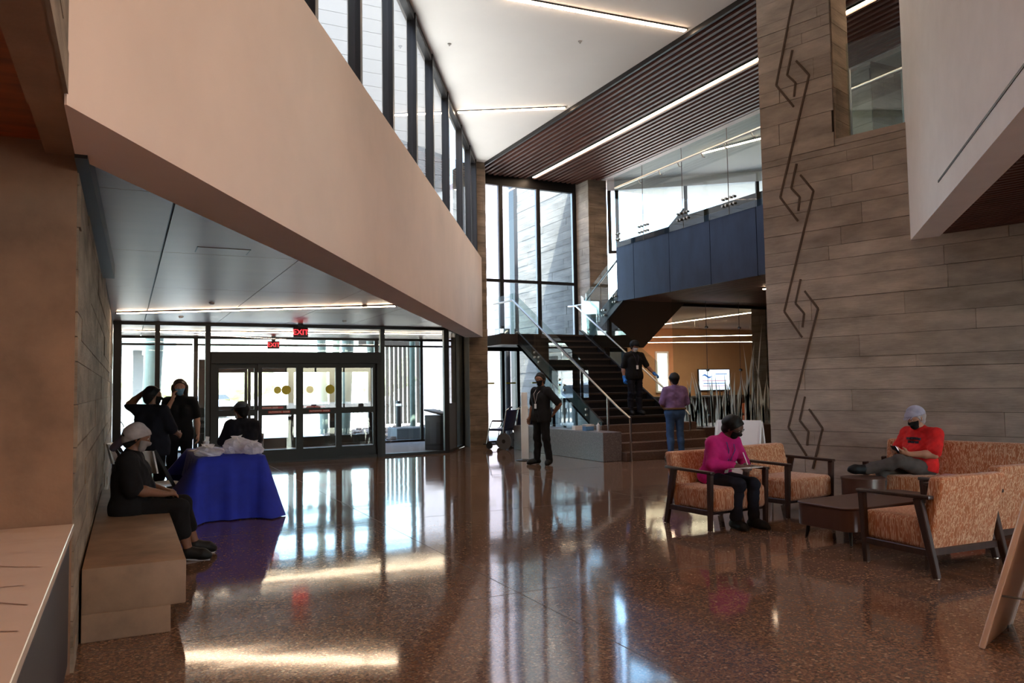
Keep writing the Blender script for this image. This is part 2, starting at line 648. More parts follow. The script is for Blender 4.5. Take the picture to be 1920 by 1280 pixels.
floor = struct(B().prism([(-5, -9), (27, -9), (27, 24.2), (13.4, 24.2), (13.4, 19.6), (8.4, 19.6), (6.79, 17.3), (-0.45, 17.3),
                          (-5, 17.3)], -0.12, 0.0).build('floor', 'terrazzo'), 'polished brown terrazzo floor of the lobby')
for x0, y0, x1, y1 in ((2.63, -4, 2.63, 17.2), (6.25, 7.2, 6.25, 16.2), (-0.2, 5.3, 8.6, 5.3), (0.45, 8.9, 8.0, 8.9), (-0.2, 12.5, 8.4, 12.5),
                       (-0.2, 16.1, 8.4, 16.1)):
    B().bar((x0, y0, 0.0), (x1, y1, 0.0), 0.006, 0.0016).build('control_joint', 'joint', floor)
struct(B().prism([(-0.4, 17.3), (6.79, 17.3), (9.0, 21.6), (-0.4, 21.6)], -0.1, 0.0).build('floor_vestibule', 'gravel_floor'),
       'grey walk-off mat floor of the entrance vestibule')


def clip(poly, p, n):
    out = []
    for i in range(len(poly)):
        a, b = poly[i], poly[(i + 1) % len(poly)]
        da = (a[0] - p[0]) * n[0] + (a[1] - p[1]) * n[1]
        db = (b[0] - p[0]) * n[0] + (b[1] - p[1]) * n[1]
        if da <= 0:
            out.append(a)
        if da * db < 0:
            t = da / (da - db)
            out.append((a[0] + (b[0] - a[0]) * t, a[1] + (b[1] - a[1]) * t))
    return out


# white ceiling between clerestory and slats
cl0 = BK0 - BKN * 0.12
cpoly = [(-0.3, -9), (8.38, -9), (8.38, 18.5), (8.05, 18.5), (-0.3, 4.2)]
ceil_w = struct(B().prism(cpoly, ZC, ZC + 0.25).build('ceiling', 'ceiling'), 'smooth white plaster ceiling of the tall lobby')
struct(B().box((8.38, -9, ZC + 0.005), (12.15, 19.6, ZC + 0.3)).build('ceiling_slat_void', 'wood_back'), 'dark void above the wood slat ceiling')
slats = bpy.data.objects['ceiling_slat_void']
k = 0
x = 8.44
while x < 12.15:
    if not 10.13 < x < 10.29:
        piece('slat', 'wood', slats, (x, -9), (x, 19.35), (1, 0), ZC - 0.045, ZC + 0.005, -0.032, 0.032)
    x += 0.155
struct(B().box((8.36, -9, ZC - 0.09), (8.40, 18.6, ZC + 0.06)).build('trim_slat_edge', 'dark_metal'), 'dark edge trim of the slat ceiling')
struct(B().box((12.15, -9, ZC - 0.021), (27, 19.6, ZC + 0.25)).build('ceiling_upper', 'ceiling'), 'plain ceiling over the upper walkway')


def linear_light(label, p, q, z, w=0.075, m='light', group=None, drop=0.012, power=0.0):
    """recessed or hung linear fitting: housing, glowing lens"""
    c = ((p[0] + q[0]) / 2, (p[1] + q[1]) / 2, z)
    t = thing('linear_light', label, 'light', c, 0, group)
    a = Vector((p[0] - c[0], p[1] - c[1], 0))
    b = -a
    e = (b - a).normalized() * 0.015
    B().bar(a - e + Vector((0, 0, 0.01)), b + e + Vector((0, 0, 0.01)), w + 0.02, 0.02).build('housing', 'dark_metal', t)
    B().bar(a + Vector((0, 0, -0.006)), b + Vector((0, 0, -0.006)), w, drop).build('lens', m, t)
    return t


linear_light('long ceiling light crossing the white ceiling near the photo top', (5.0, 10.33), (8.26, 10.09), ZC - 0.021)
linear_light('shorter ceiling light on the white ceiling above the clerestory end', (6.28, 15.2), (8.25, 14.05), ZC - 0.021)
linear_light('very long light line running between the dark wood ceiling slats', (10.21, -8), (10.21, 19.2), ZC - 0.022, 0.07)
linear_light('ceiling light line in the metal panel soffit over the blue table', (-0.15, 15.2), (4.03, 12.63), ZS - 0.021, 0.06)
linear_light('ceiling light line inside the entrance vestibule', (-0.1, 19.6), (7.3, 19.0), ZS - 0.021, 0.06)
for (a, b, l) in (((0.6, 1.0), (3.4, 0.6), 'added unseen warm light behind the photographer nearest the counter'),
                  ((1.5, -4), (7.6, -4.6), 'added unseen warm light at the back of the lobby')):
    linear_light(l, a, b, ZC - 0.021, 0.1, 'light_added_warm')  # lamps added out of view to warm the bulkhead and near floor
for i, (px, py) in enumerate(((4.9, 12.2), (6.9, 11.2), (6.6, 17.0))):
    t = thing('sprinkler', ['small sprinkler head on white ceiling left of the tall wall', 'small sprinkler head on white ceiling nearest the slats',
                            'small sprinkler head on white ceiling by the far column'][i], 'sprinkler', (px, py, ZC), 0, 'ceiling sprinkler heads')
    B().lathe([(0.03, -0.012), (0.035, 0.0)], 10).build('plate', 'steel', t)
    B().lathe([(0.012, -0.04), (0.012, -0.012)], 8).build('head', 'steel', t)

# ---- bulkhead and clerestory
bkp = [tuple(BK0), tuple(BK1), tuple(BK1 - BKN * 0.45), tuple(BK0 - BKN * 0.45)]
o = struct(B().prism(clip(bkp, (-0.26, 0), (-1, 0)), 2.80, 4.84).build('wall_bulkhead', 'plaster_warm_light'), 'long skewed white bulkhead above the entrance, warm light put into its colour')
CL0, CL1 = BK0 - BKN * 0.12, BK1 - BKN * 0.12
Lc = (CL1 - CL0).length
wcl = struct(B().slab(CL0 - BKN * 0.0, CL1, 4.84, 4.92, 0.14).build('window_1', 'dark_metal'), 'tall clerestory window band above the bulkhead')
B().slab(CL0, CL1, ZC - 0.12, ZC, 0.14).build('head_rail', 'dark_metal', wcl)
tms = [0.0]
ms = [(1.47, 7.25), (2.27, 8.62), (3.1, 10.05), (3.93, 11.47), (4.7, 12.8), (5.6, 14.35), (6.6, 16.05), (7.35, 17.35)]
tms = [(Vector(m_) - CL0).dot(BKU) for m_ in ms]
tms = [tms[0] - 3.2, tms[0] - 1.6] + tms + [Lc - 0.04]
for t_ in tms:
    a = CL0 + BKU * (t_ - 0.045)
    b = CL0 + BKU * (t_ + 0.045)
    B().slab(a + BKN * 0.02, b + BKN * 0.02, 4.84, ZC - 0.001, 0.15).build('mullion', 'dark_metal', wcl)
for t0, t1 in zip(tms[:-1], tms[1:]):
    a, b = CL0 + BKU * (t0 + 0.05) - BKN * 0.05, CL0 + BKU * (t1 - 0.05) - BKN * 0.05
    mesh('pane', [(a.x, a.y, 4.92), (b.x, b.y, 4.92), (b.x, b.y, ZC - 0.12), (a.x, a.y, ZC - 0.12)], [(0, 1, 2, 3)], 'glass_dark', wcl)
# roof over the entrance and the grey clad wall seen through the clerestory
struct(B().prism([(-0.9, 4.2), (-0.25, 4.2), (7.7, 18.2), (8.3, 21.7), (-0.9, 21.7)], 3.3, 4.3).build('roof_entrance', 'roof_white'), 'flat unseen roof over the entrance, whitened to bounce light inside')
far = struct(B().box((-1.5, 21.8, 4.3), (8.6, 22.0, 13)).build('wall_clad', 'core'), 'plank clad wall outside the clerestory')
M['clad'] = mat('grey_cladding', (74, 73, 75), 0.7, rnd=0.08)
struct(B().box((-1.5, 0.0, 4.3), (-1.3, 21.8, 10.0)).build('wall_sky_block', 'core'), 'added unseen wall above the entrance roof, blocking daylight')  # added out of view to hold back daylight from the clerestory
z = 4.3
while z < 12.9:
    piece('plank', 'clad', far, (-1.5, 21.8), (8.6, 21.8), (0, -1), z, z + 0.39, 0, 0.03)
    z += 0.4

# ---- left board-formed wall, pier, counter alcove
lw = struct(B().box((-3.2, 5.0, 0), (-0.262, 17.3, ZS + 0.2)).build('wall_left', 'concrete'), 'board-formed concrete wall behind the bench')
boards(lw, (-0.262, 5.02), (-0.262, 17.2), 0, ZS, (0.14, 0.19, 0.24), (1.2, 3.4), 'board_left_and_shaded', rng, 0.014)
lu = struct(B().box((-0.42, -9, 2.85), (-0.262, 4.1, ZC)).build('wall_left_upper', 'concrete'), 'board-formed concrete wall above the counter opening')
boards(lu, (-0.262, -2), (-0.262, 4.08), 2.85, ZC, (0.19, 0.24, 0.3), (1.2, 3.0), 'board_left_and_shaded', rng, 0.014)
struct(B().box((-0.42, 4.1, 2.87), (-0.262, 5.0, ZS + 0.2)).build('trim_beam', 'concrete'), 'short concrete beam over the pier')
sw = struct(B().box((-4.2, -9, 2.94), (-0.42, 5.0, 3.1)).build('ceiling_alcove', 'wood_orange'), 'orange brown wood soffit over the counter')
struct(B().box((-4.3, -9, 0), (-4.1, 5.0, 3.0)).build('wall_alcove', 'plaster'), 'back wall of the counter alcove')
t = thing('counter', 'low reception counter with veined white top and dark front', 'counter', (-0.27, 2.0, 0))
rbox('cabinet_body', (-1.2, -5, 0.06), (0.0, 2.96, 0.755), 'cabinet', t, 0.004, 1)
B().box((-1.15, -5, 0.0), (-0.05, 2.95, 0.06)).build('plinth', 'black_plastic', t)
ct = rbox('countertop', (-1.3, -5.0, 0.775), (0.02, 2.98, 0.815), 'quartz', t, 0.003, 1)
B().box((-1.25, -4.9, 0.755), (-0.03, 2.95, 0.775)).build('shadow_gap', 'black_plastic', t)
rv = random.Random(11)
for i in range(8):
    y = 0.5 + i * 0.33
    x = -0.005 - rv.random() * 0.12
    pts = []
    ang = rv.uniform(2.4, 3.5)
    for k in range(7):
        pts.append((x, y, 0.8165))
        x += cos(ang) * 0.09
        y += sin(ang) * 0.09
        ang += rv.uniform(-0.45, 0.45)
    pts = [p_ for p_ in pts if p_[1] < 2.95]
    if len(pts) > 2:
        w = rv.uniform(0.002, 0.006)
        vs, fs = [], []
        for p_ in pts:
            vs += [(p_[0], p_[1] - w, p_[2]), (p_[0] + w * 0.4, p_[1] + w, p_[2])]
        fs = [(2 * j, 2 * j + 2, 2 * j + 3, 2 * j + 1) for j in range(len(pts) - 1)]
        mesh('vein', vs, fs, 'vein', ct)
# dark fin along the top of the left wall
struct(B().prism([(-0.262, 4.7), (-0.20, 4.7), (-0.13, 9.6), (-0.262, 9.6)], 2.78, 2.94).build('trim_fin', 'dark_metal'), 'dark metal fin along the top of the left wall')

# bench
t = thing('concrete_bench', 'long cast concrete bench along the left wall', 'bench', (0.0, 5.56, 0))
B().box((-0.235, 0.0, 0.17), (0.36, 4.4, 0.45)).build('seat_block', 'bench', t, 0.008, 2)
B().box((-0.235, 0.0, 0), (0.27, 4.4, 0.172)).build('base_block', 'bench', t, 0.004, 1)

# ---- entrance soffit: metal panels
sof = struct(B().prism(clip([(-0.26, 4.6), (8.5, 4.6), (8.5, 21.6), (-0.26, 21.6)], BK0 - BKN * 0.40, BKN) and
                       clip([(-0.26, 4.6), (9.2, 4.6), (9.2, 21.6), (-0.26, 21.6)], BK0 - BKN * 0.40, BKN), ZS + 0.03, ZS + 0.1).build('ceiling_soffit', 'dark_metal'),
             'metal panel soffit over the entrance')
xs = [-0.25, 0.31, 1.66, 3.0, 4.35, 5.7, 7.05, 8.4]
ys = [4.7, 5.97, 8.53, 11.5, 14.4, 17.2, 19.4, 21.5]
for i in range(len(xs) - 1):
    for j in range(len(ys) - 1):
        gx = 0.014 if i == 0 else 0.005
        pl = [(xs[i] + 0.004, ys[j] + 0.004), (xs[i + 1] - gx, ys[j] + 0.004), (xs[i + 1] - gx, ys[j + 1] - 0.004), (xs[i] + 0.004, ys[j + 1] - 0.004)]
        pl = clip(pl, BK0 - BKN * 0.46, BKN)
        if len(pl) > 2:
            B().prism(pl, ZS, ZS + 0.028).build('metal_panel', 'metal_panel', sof)
t = thing('access_hatch', 'rectangular access hatch in the metal soffit', 'hatch', (0.85, 8.25, ZS))
B().box((-0.24, -0.15, -0.004), (0.24, 0.15, 0.0)).build('hatch_door', 'metal_panel', t)
for gx_ in (-0.25, 0.24):
    B().box((gx_, -0.16, -0.003), (gx_ + 0.01, 0.16, 0.0)).build('gap', 'black_plastic', t)
for i, (px, py) in enumerate(((1.2, 13.2), (3.6, 12.9), (0.9, 15.8), (4.0, 15.9))):
    t = thing('ceiling_sensor', ['small ceiling sensor in soffit before the light line', 'white ceiling speaker in soffit right of the exit sign',
                                 'small ceiling sensor in soffit near the left entrance glass', 'small ceiling sensor in soffit above the black doors'][i],
              'sensor', (px, py, ZS), 0, 'soffit sensors')
    r_ = 0.09 if i == 1 else 0.045
    B().lathe([(r_ * 0.6, -0.03), (r_, -0.008), (r_, 0.0)], 14).build('body', 'white_plastic' if i != 1 else 'grey_plastic', t)

# ---- inner entrance glazing y = 17.26
YG = 17.26
DK = 'door_black'


def glazing(name, label, y, x0, x1, z1, posts, rails, panes_m='glass', d=0.10):
    g = struct(B().box((x0, y - d / 2, z1 - 0.06), (x1, y + d / 2, z1)).build(name, 'dark_metal'), label)
    B().box((x0, y - d / 2, 0), (x1, y + d / 2, 0.06)).build('sill', 'dark_metal', g)
    for px, w in posts:
        B().box((px - w / 2, y - d / 2, 0.06), (px + w / 2, y + d / 2, z1 - 0.06)).build('mullion', 'dark_metal', g)
    for (a, b, z, h) in rails:
        B().box((a, y - d / 2 + 0.01, z - h / 2), (b, y + d / 2 - 0.01, z + h / 2)).build('transom', 'dark_metal', g)
    return g


def pane(g, p, q, z0, z1, m='glass', name='pane'):
    return mesh(name, [(p[0], p[1], z0), (q[0], q[1], z0), (q[0], q[1], z1), (p[0], p[1], z1)], [(0, 1, 2, 3)], m, g)


w2 = glazing('window_2', 'inner entrance glass wall with black frames', YG, -0.25, 6.8, ZS, [(-0.17, 0.14), (0.55, 0.09), (1.50, 0.10), (5.2, 0.10), (6.74, 0.11)], [])
for a, b in ((-0.1, 0.5), (0.6, 1.45), (5.25, 6.68)):
    pane(w2, (a, YG), (b, YG), 0.06, ZS - 0.06)
pane(w2, (1.55, YG), (5.15, YG), 2.36, ZS - 0.06)


def slide_door(name, label, y, x0, x1, ztop, front, stickers):
    """automatic sliding entrance: header box, fixed and sliding leaves, each with rails, stiles and panes"""
    t = thing(name, label, 'door', ((x0 + x1) / 2, y, 0))
    w = x1 - x0
    hx = w / 2
    B().box((-hx, -0.12, ztop - 0.25), (hx, 0.09, ztop)).build('header', DK, t, 0.006, 1)
    B().box((-hx, -0.10, 0), (-hx + 0.09, 0.08, ztop - 0.25)).build('jamb', DK, t)
    B().box((hx - 0.09, -0.10, 0), (hx, 0.08, ztop - 0.25)).build('jamb', DK, t)
    n = 4
    lw_ = (w - 0.18) / n
    for i in range(n):
        a = -hx + 0.09 + i * lw_
        b = a + lw_
        yo = -0.035 if i in (1, 2) else 0.03
        lf = B().box((a, yo - 0.022, 0.03), (a + 0.075, yo + 0.022, ztop - 0.25)).box((b - 0.075, yo - 0.022, 0.03), (b, yo + 0.022, ztop - 0.25)) \
            .box((a + 0.075, yo - 0.022, 0.03), (b - 0.075, yo + 0.022, 0.27)).box((a + 0.075, yo - 0.022, ztop - 0.34), (b - 0.075, yo + 0.022, ztop - 0.25)) \
            .box((a + 0.075, yo - 0.022, 1.0), (b - 0.075, yo + 0.022, 1.13)).build('door_leaf', DK, t)
        for z0, z1 in ((0.27, 1.0), (1.13, ztop - 0.34)):
            pane(lf, (a + 0.075, yo), (b - 0.075, yo), z0, z1)
        if i in stickers:
            sx, sr = stickers[i]
            vs = [(sx + sr * cos(2 * pi * k_ / 24), yo - 0.006, 1.53 + sr * sin(2 * pi * k_ / 24)) for k_ in range(24)]
            mesh('round_sticker', vs, [tuple(range(24))], 'yellow', lf)
        if i in (1, 2):
            B().box((a + 0.2, yo - 0.026, 1.04), (b - 0.2, yo - 0.0225, 1.09)).build('warning_sticker', 'red_sticker', lf)
            text('sticker_text', 'AUTOMATIC  DOOR', 0.045, 'sticker_white', lf, ((a + b) / 2, yo - 0.028, 1.065), (pi / 2, 0, 0), 0.0005)
    return t


slide_door('sliding_door', 'black framed automatic sliding doors facing the lobby', YG, 1.55, 5.15, 2.34, True, {1: (-0.28, 0.1), 2: (0.66, 0.1)})
# outer entrance
YO = 21.5
w3 = glazing('window_3', 'outer entrance glass wall of the vestibule', YO, -0.25, 9.0, ZS, [(-0.17, 0.12), (1.58, 0.10), (6.3, 0.10), (7.64, 0.08), (8.95, 0.1)],
             [(-0.25, 1.5, 2.72, 0.05), (6.3, 9.0, 2.72, 0.05), (1.58, 6.3, 2.72, 0.05)])
for a, b in ((-0.1, 1.52), (6.36, 7.6), (7.68, 8.9)):
    pane(w3, (a, YO), (b, YO), 0.06, ZS - 0.06)
pane(w3, (1.65, YO), (6.25, YO), 2.36, ZS - 0.06)
slide_door('sliding_door', 'black framed outer sliding doors of the vestibule', YO, 1.65, 6.25, 2.34, False, {1: (-0.35, 0.1), 2: (0.5, 0.1)})
# right return of the inner glazing up to the column
RA, RB = Vector((6.8, 17.26)), Vector((7.95, 19.0))
RU = (RB - RA).normalized()
w4 = struct(B().slab(RA, RB, ZS - 0.06, ZS, 0.08).build('window_4', 'dark_metal'), 'angled glass return beside the far column')
B().slab(RA, RB, 0, 0.06, 0.08).build('sill', 'dark_metal', w4)
for t_ in (0.0, 0.86, 1.86):
    a, b = RA + RU * t_, RA + RU * (t_ + 0.14)
    B().slab(a, b, 0.06, ZS - 0.06, 0.1).build('mullion', 'dark_metal', w4)
B().slab(RA + RU * 0.14, RA + RU * 0.86, 0.06, 1.15, 0.05).build('solid_panel', 'grey_plastic', w4)
pane(w4, RA + RU * 0.14, RA + RU * 0.86, 1.15, ZS - 0.06)
pane(w4, RA + RU * 1.0, RA + RU * 1.86, 0.06, ZS - 0.06)
struct(B().box((-0.9, 17.0, 0), (-0.255, 21.7, ZS + 0.2)).build('wall_vestibule', 'mullion_side'), 'side wall of the vestibule')


def exit_sign(label, x, y, z):
    t = thing('exit_sign', label, 'exit sign', (x, y, z))
    B().box((-0.15, -0.03, -0.10), (0.15, 0.03, 0.10)).build('housing', 'exit_body', t, 0.008, 2)
    B().box((-0.05, -0.02, 0.10), (0.05, 0.02, ZS - z)).build('canopy_mount', 'black_plastic', t)
    text('lettering', 'EXIT', 0.16, 'red_led', t, (0, -0.034, 0.0), (pi / 2, 0, 0))
    return t


exit_sign('red lit exit sign hanging in front of the entrance glass', 3.30, 16.85, 2.74)
exit_sign('red lit exit sign inside the vestibule near the outer doors', 3.42, 21.0, 2.70)

# ---- far concrete column
cf = struct(B().box((7.86, 18.47, 0), (8.37, 19.45, ZC)).build('wall_column_far', 'core'), 'slim board-formed column by the entrance')
boards(cf, (7.86, 18.47), (8.37, 18.47), 0, ZC, (0.16, 0.2, 0.24), (0.5, 0.9), 'board_left_and_shaded', rng, 0.01)  # front face darker: its shade is put into the board colour
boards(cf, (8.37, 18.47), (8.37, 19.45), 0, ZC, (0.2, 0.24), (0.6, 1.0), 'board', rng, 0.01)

# ---- stair window wall y = 19.5
YW = 19.5
w5 = struct(B().box((8.3, YW - 0.06, 7.12), (11.75, YW + 0.06, ZC)).build('window_5', 'dark_metal'), 'tall stair landing window with black frames')
for px in (8.42, 9.29, 10.47, 11.66):
    B().box((px - 0.045, YW - 0.08, 2.87), (px + 0.045, YW + 0.02, 7.12)).build('mullion', 'dark_metal', w5)
    B().box((px - 0.075, YW - 0.06, 2.87), (px - 0.045, YW + 0.02, 7.12)).build('mullion_face', 'mullion_side', w5)
B().box((8.3, YW - 0.07, 4.41), (11.7, YW + 0.02, 4.49)).build('transom', 'dark_metal', w5)
for a, b in ((8.46, 9.21), (9.33, 10.39), (10.51, 11.58)):
    pane(w5, (a, YW), (b, YW), 2.87, 4.41)
    pane(w5, (a, YW), (b, YW), 4.49, 7.12)
w6 = struct(B().box((8.3, YW - 0.06, 2.50), (13.4, YW + 0.06, 2.62)).build('window_6', 'dark_metal'), 'ground floor glass wall under the stair landing')
B().box((8.3, YW - 0.05, 0), (13.4, YW + 0.05, 0.06)).build('sill', 'dark_metal', w6)
lx = (8.42, 9.29, 9.75, 10.85, 11.2, 12.2, 13.3)
for px in lx:
    B().box((px - 0.045, YW - 0.06, 0.06), (px + 0.045, YW + 0.06, 2.5)).build('mullion', 'dark_metal', w6)
for a, b in zip(lx[:-1], lx[1:]):
    pane(w6, (a + 0.045, YW), (b - 0.045, YW), 0.06, 2.5)
for px in (8.85, 9.5, 10.3):
    B().box((px - 0.14, YW - 0.10, 1.60), (px + 0.14, YW - 0.07, 1.64)).build('pull_handle', 'yellow', w6)
# concrete column right of the window
c2 = struct(B().box((11.72, 18.75, 0), (12.32, 19.6, ZC)).build('wall_column_stair', 'core'), 'board-formed column right of the stair window')
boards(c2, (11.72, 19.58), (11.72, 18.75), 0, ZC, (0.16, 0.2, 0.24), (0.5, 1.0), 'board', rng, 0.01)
boards(c2, (11.72, 18.75), (12.32, 18.75), 0, ZC, (0.2, 0.26), (0.6, 1.0), 'board_left_and_shaded', rng, 0.01)  # dark copy stands in for shade on the face away from the window

# ---- stair
st = thing('staircase', 'dark steel switchback staircase with terrazzo lower steps', 'staircase', (9.0, 13.1, 0))
RISE, RUN = 2.87 / 17, 0.3
for i in range(4):
    B().box((-0.05, i * RUN, 0), (2.45, 4 * RUN + 0.25, (i + 1) * RISE)).build('terrazzo_step', 'terrazzo_step', st, 0.006, 1)
for i in range(4, 17):
    z = (i + 1) * RISE
    tr = B().box((0.08, i * RUN - 0.02, z - 0.045), (1.98, i * RUN + RUN + 0.01, z)).build('tread', 'tread', st)
    B().box((0.08, i * RUN, z - RISE), (1.98, i * RUN + 0.012, z - 0.045)).build('riser', 'steel_dark', tr)


def stringer(x0, x1, y0, z0, y1, z1, h, name='stringer'):
    vs = []
    for xx in (x0, x1):
        vs += [(xx, y0, z0 - h * 0.6), (xx, y1, z1 - h * 0.6), (xx, y1, z1 + h * 0.4), (xx, y0, z0 + h * 0.4)]
    return mesh(name, vs, [(0, 1, 2, 3), (7, 6, 5, 4), (0, 4, 5, 1), (1, 5, 6, 2), (2, 6, 7, 3), (3, 7, 4, 0)], 'steel_dark', st)


stringer(0.03, 0.08, 1.0, 0.62, 5.1, 2.9, 0.30)
stringer(1.98, 2.03, 1.0, 0.62, 5.1, 2.9, 0.30)
mesh('underside', [(0.08, 1.3, 0.5), (1.98, 1.3, 0.5), (1.98, 5.1, 2.6), (0.08, 5.1, 2.6)], [(0, 3, 2, 1)], 'steel_dark', st)
B().box((-0.45, 4.9, 2.60), (4.0, 6.33, 2.87)).build('landing', 'tread', st)
# upper flight behind the fascia
for i in range(14):
    z = 2.87 + (i + 1) * 0.1735
    B().box((2.16, 4.9 - (i + 1) * RUN, z - 0.045), (3.95, 4.9 - i * RUN + 0.02, z)).build('tread', 'tread', st)
stringer(2.10, 2.16, 4.95, 2.86, 3.35, 3.78, 0.46)
stringer(2.10, 2.16, 3.35, 3.78, 0.7, 5.25, 0.46)
stringer(3.95, 4.0, 4.95, 2.86, 0.7, 5.25, 0.46)
mesh('underside', [(2.12, 4.95, 2.55), (3.98, 4.95, 2.55), (3.98, 0.7, 5.0), (2.12, 0.7, 5.0)], [(0, 1, 2, 3)], 'steel_dark', st)


def rail(pts, posts=(), name='handrail', r=0.024):
    o_ = B().tube(pts, r, 10).build(name, 'steel', st, smooth=True)
    for p_ in posts:
        B().tube([p_, (p_[0], p_[1], p_[2] - p_[3] if len(p_) > 3 else 0)], 0.02, 8).build('post', 'steel', st)
    return o_


rail([(0.0, -0.08, 0.0), (0.0, -0.08, 0.86), (0.0, 0.35, 1.07), (0.0, 5.12, 3.76), (0.0, 6.3, 3.78)])
rail([(0.0, 0.72, 0.55), (0.0, 0.72, 1.28)], name='post')
rail([(2.05, 0.62, 0.30), (2.05, 0.62, 0.85), (2.05, 0.9, 1.07), (2.05, 5.35, 3.70), (2.05, 5.75, 3.73), (2.12, 5.75, 3.73), (2.12, 5.1, 3.72), (2.12, 3.2, 4.78), (2.12, 2.9, 4.95)])
for y0, y1 in ((1.5, 2.65), (2.67, 3.85), (3.87, 5.05)):
    zz = lambda y: 0.62 + (y - 1.0) * 0.5707
    for xx in (0.02, 2.04):
        zb_ = (lambda v: 0.60) if xx < 1 and y0 < 3.8 else (lambda v: zz(v) - 0.1)
        gp = mesh('glass_panel', [(xx, y0, zb_(y0)), (xx, y1, zb_(y1)), (xx, y1, zz(y1) + 1.02), (xx, y0, zz(y0) + 1.02)], [(0, 1, 2, 3)], 'glass_rail', st)
        for yy in (y0 + 0.1, y1 - 0.1):
            for dz in (-0.06, 0.06):
                B().tube([(xx - 0.03, yy, zz(yy) + dz - 0.02), (xx + 0.03, yy, zz(yy) + dz - 0.02)], 0.025, 8).build('standoff', 'steel', gp)
mesh('glass_panel', [(0.02, 5.1, 2.75), (0.02, 6.3, 2.75), (0.02, 6.3, 3.95), (0.02, 5.1, 3.95)], [(0, 1, 2, 3)], 'glass_rail', st)
for y0, y1 in ((4.9, 4.15), (4.12, 3.4)):
    zz = lambda y: 2.86 + (4.95 - y) * 0.575
    gp = mesh('glass_panel', [(2.09, y0, zz(y0) - 0.1), (2.09, y1, zz(y1) - 0.1), (2.09, y1, zz(y1) + 1.1), (2.09, y0, zz(y0) + 1.1)], [(0, 1, 2, 3)], 'glass_rail', st)
    for yy in (y0 - 0.1, y1 + 0.1):
        for dz in (-0.07, 0.07):
            for dy in (-0.05, 0.05):
                B().tube([(2.05, yy + dy, zz(yy) + dz), (2.12, yy + dy, zz(yy) + dz)], 0.024, 8).build('standoff', 'steel', gp)
# cheek wall and plinth
t = thing('stair_cheek_wall', 'low speckled grey terrazzo wall left of the stair', 'low wall', (8.72, 15.25, 0))
B().box((-0.22, -2.0, 0), (0.22, 2.0, 0.58)).build('block', 'terrazzo_grey', t, 0.006, 1)
t = thing('plinth', 'brown terrazzo plinth under the etched glass screen', 'plinth', (13.75, 15.3, 0))
B().box((-2.15, -0.85, 0), (2.35, 0.85, 0.50)).build('block', 'terrazzo_step', t, 0.006, 1)

# ---- upper walkway: deck, fascia panels, glass guard
deck = struct(B().box((11.16, -9, 3.70), (27, 14.1, 5.28)).box((13.05, 14.1, 3.70), (27, 16.3, 5.28)).build('floor_upper', 'core'), 'upper walkway slab')
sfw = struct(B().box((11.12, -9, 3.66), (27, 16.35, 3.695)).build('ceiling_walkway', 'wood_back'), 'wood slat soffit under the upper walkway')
y = -3.0
while y < 16.3:
    piece('slat', 'soffit_wood', sfw, (11.13, y), (27, y), (0, 1), 3.62, 3.665, 0, 0.075)
    y += 0.1
B().box((11.12, 16.35, 3.55), (27, 16.42, 3.8)).build('edge_beam', 'steel_dark', sfw)
fas = struct(B().box((11.12, -9, 3.63), (11.16, 16.46, 5.1)).build('wall_fascia', 'steel_dark'), 'navy metal fascia of the upper walkway')
fy = [16.48, 15.74, 14.34, 12.94, 11.57, 10.2, 8.8, 7.4, 6.0, 4.6]
for a, b in zip(fy[:-1], fy[1:]):
    B().box((11.09, b + 0.006, 3.62), (11.12, a - 0.006, 5.12)).build('fascia_panel', 'fascia', fas, 0.003, 1)
B().box((11.09, 16.46, 3.62), (11.6, 16.48, 5.12)).build('end_panel', 'fascia', fas)
gr = thing('glass_guard', 'tall glass guard with steel handrail along the upper walkway', 'railing', (11.07, 12.0, 5.0))
gy = [4.48, 3.27, 1.78, 0.3, -1.2, -2.7, -4.2, -5.7]
for a, b in zip(gy[:-1], gy[1:]):
    gp = mesh('glass_panel', [(0, a - 0.01, -0.02), (0, b + 0.01, -0.02), (0, b + 0.01, 1.79), (0, a - 0.01, 1.79)], [(0, 1, 2, 3)], 'glass_rail', gr)
    B().box((-0.006, b, -0.02), (0.006, b + 0.012, 1.79)).build('edge', 'grey_plastic', gp)
    for yy in (a - 0.12, b + 0.12):
        for dz in (0.18, 0.32):
            for dy in (-0.05, 0.05):
                B().tube([(-0.04, yy + dy, dz), (0.03, yy + dy, dz)], 0.026, 8).build('standoff', 'steel', gp)
B().tube([(-0.09, 4.3, 1.46), (-0.09, -5.7, 1.46)], 0.026, 10).build('handrail', 'steel', gr, smooth=True)
for yy in (3.3, 2.5, 1.8, 1.0, 0.3, -0.5, -1.2):
    B().tube([(-0.09, yy, 1.44), (-0.05, yy, 1.36), (0.0, yy, 1.36)], 0.014, 6).build('bracket', 'steel', gr)
# upper windows beyond the walkway
UA, UB = Vector((12.35, 18.75)), Vector((19.0, 13.68))
w7 = struct(B().slab(UA, UB, 7.1, ZC, 0.2).build('window_7', 'plaster'), 'angled upper window band beyond the walkway')
UU = (UB - UA).normalized()
B().slab(UA, UB, 5.28, 5.36, 0.1).build('sill', 'dark_metal', w7)
for t_ in (0.0, 0.22, 2.15, 4.1, 6.0, 8.0):
    a, b = UA + UU * t_, UA + UU * (t_ + 0.1)
    B().slab(a, b, 5.3, 7.1, 0.12).build('mullion', 'dark_metal', w7)
for t0, t1 in ((0.1, 0.22), (0.32, 2.15), (2.25, 4.1), (4.2, 6.0), (6.1, 8.0)):
    pane(w7, UA + UU * t0, UA + UU * t1, 5.36, 7.1)
linear_light('ceiling light over the upper walkway near the stair column', (13.6, 13.6), (13.0, 15.4), ZC - 0.062)
cu = struct(B().box((12.2, 9.7, 5.12), (13.0, 10.75, ZC)).build('wall_column_upper', 'core'), 'board-formed column on the upper walkway')
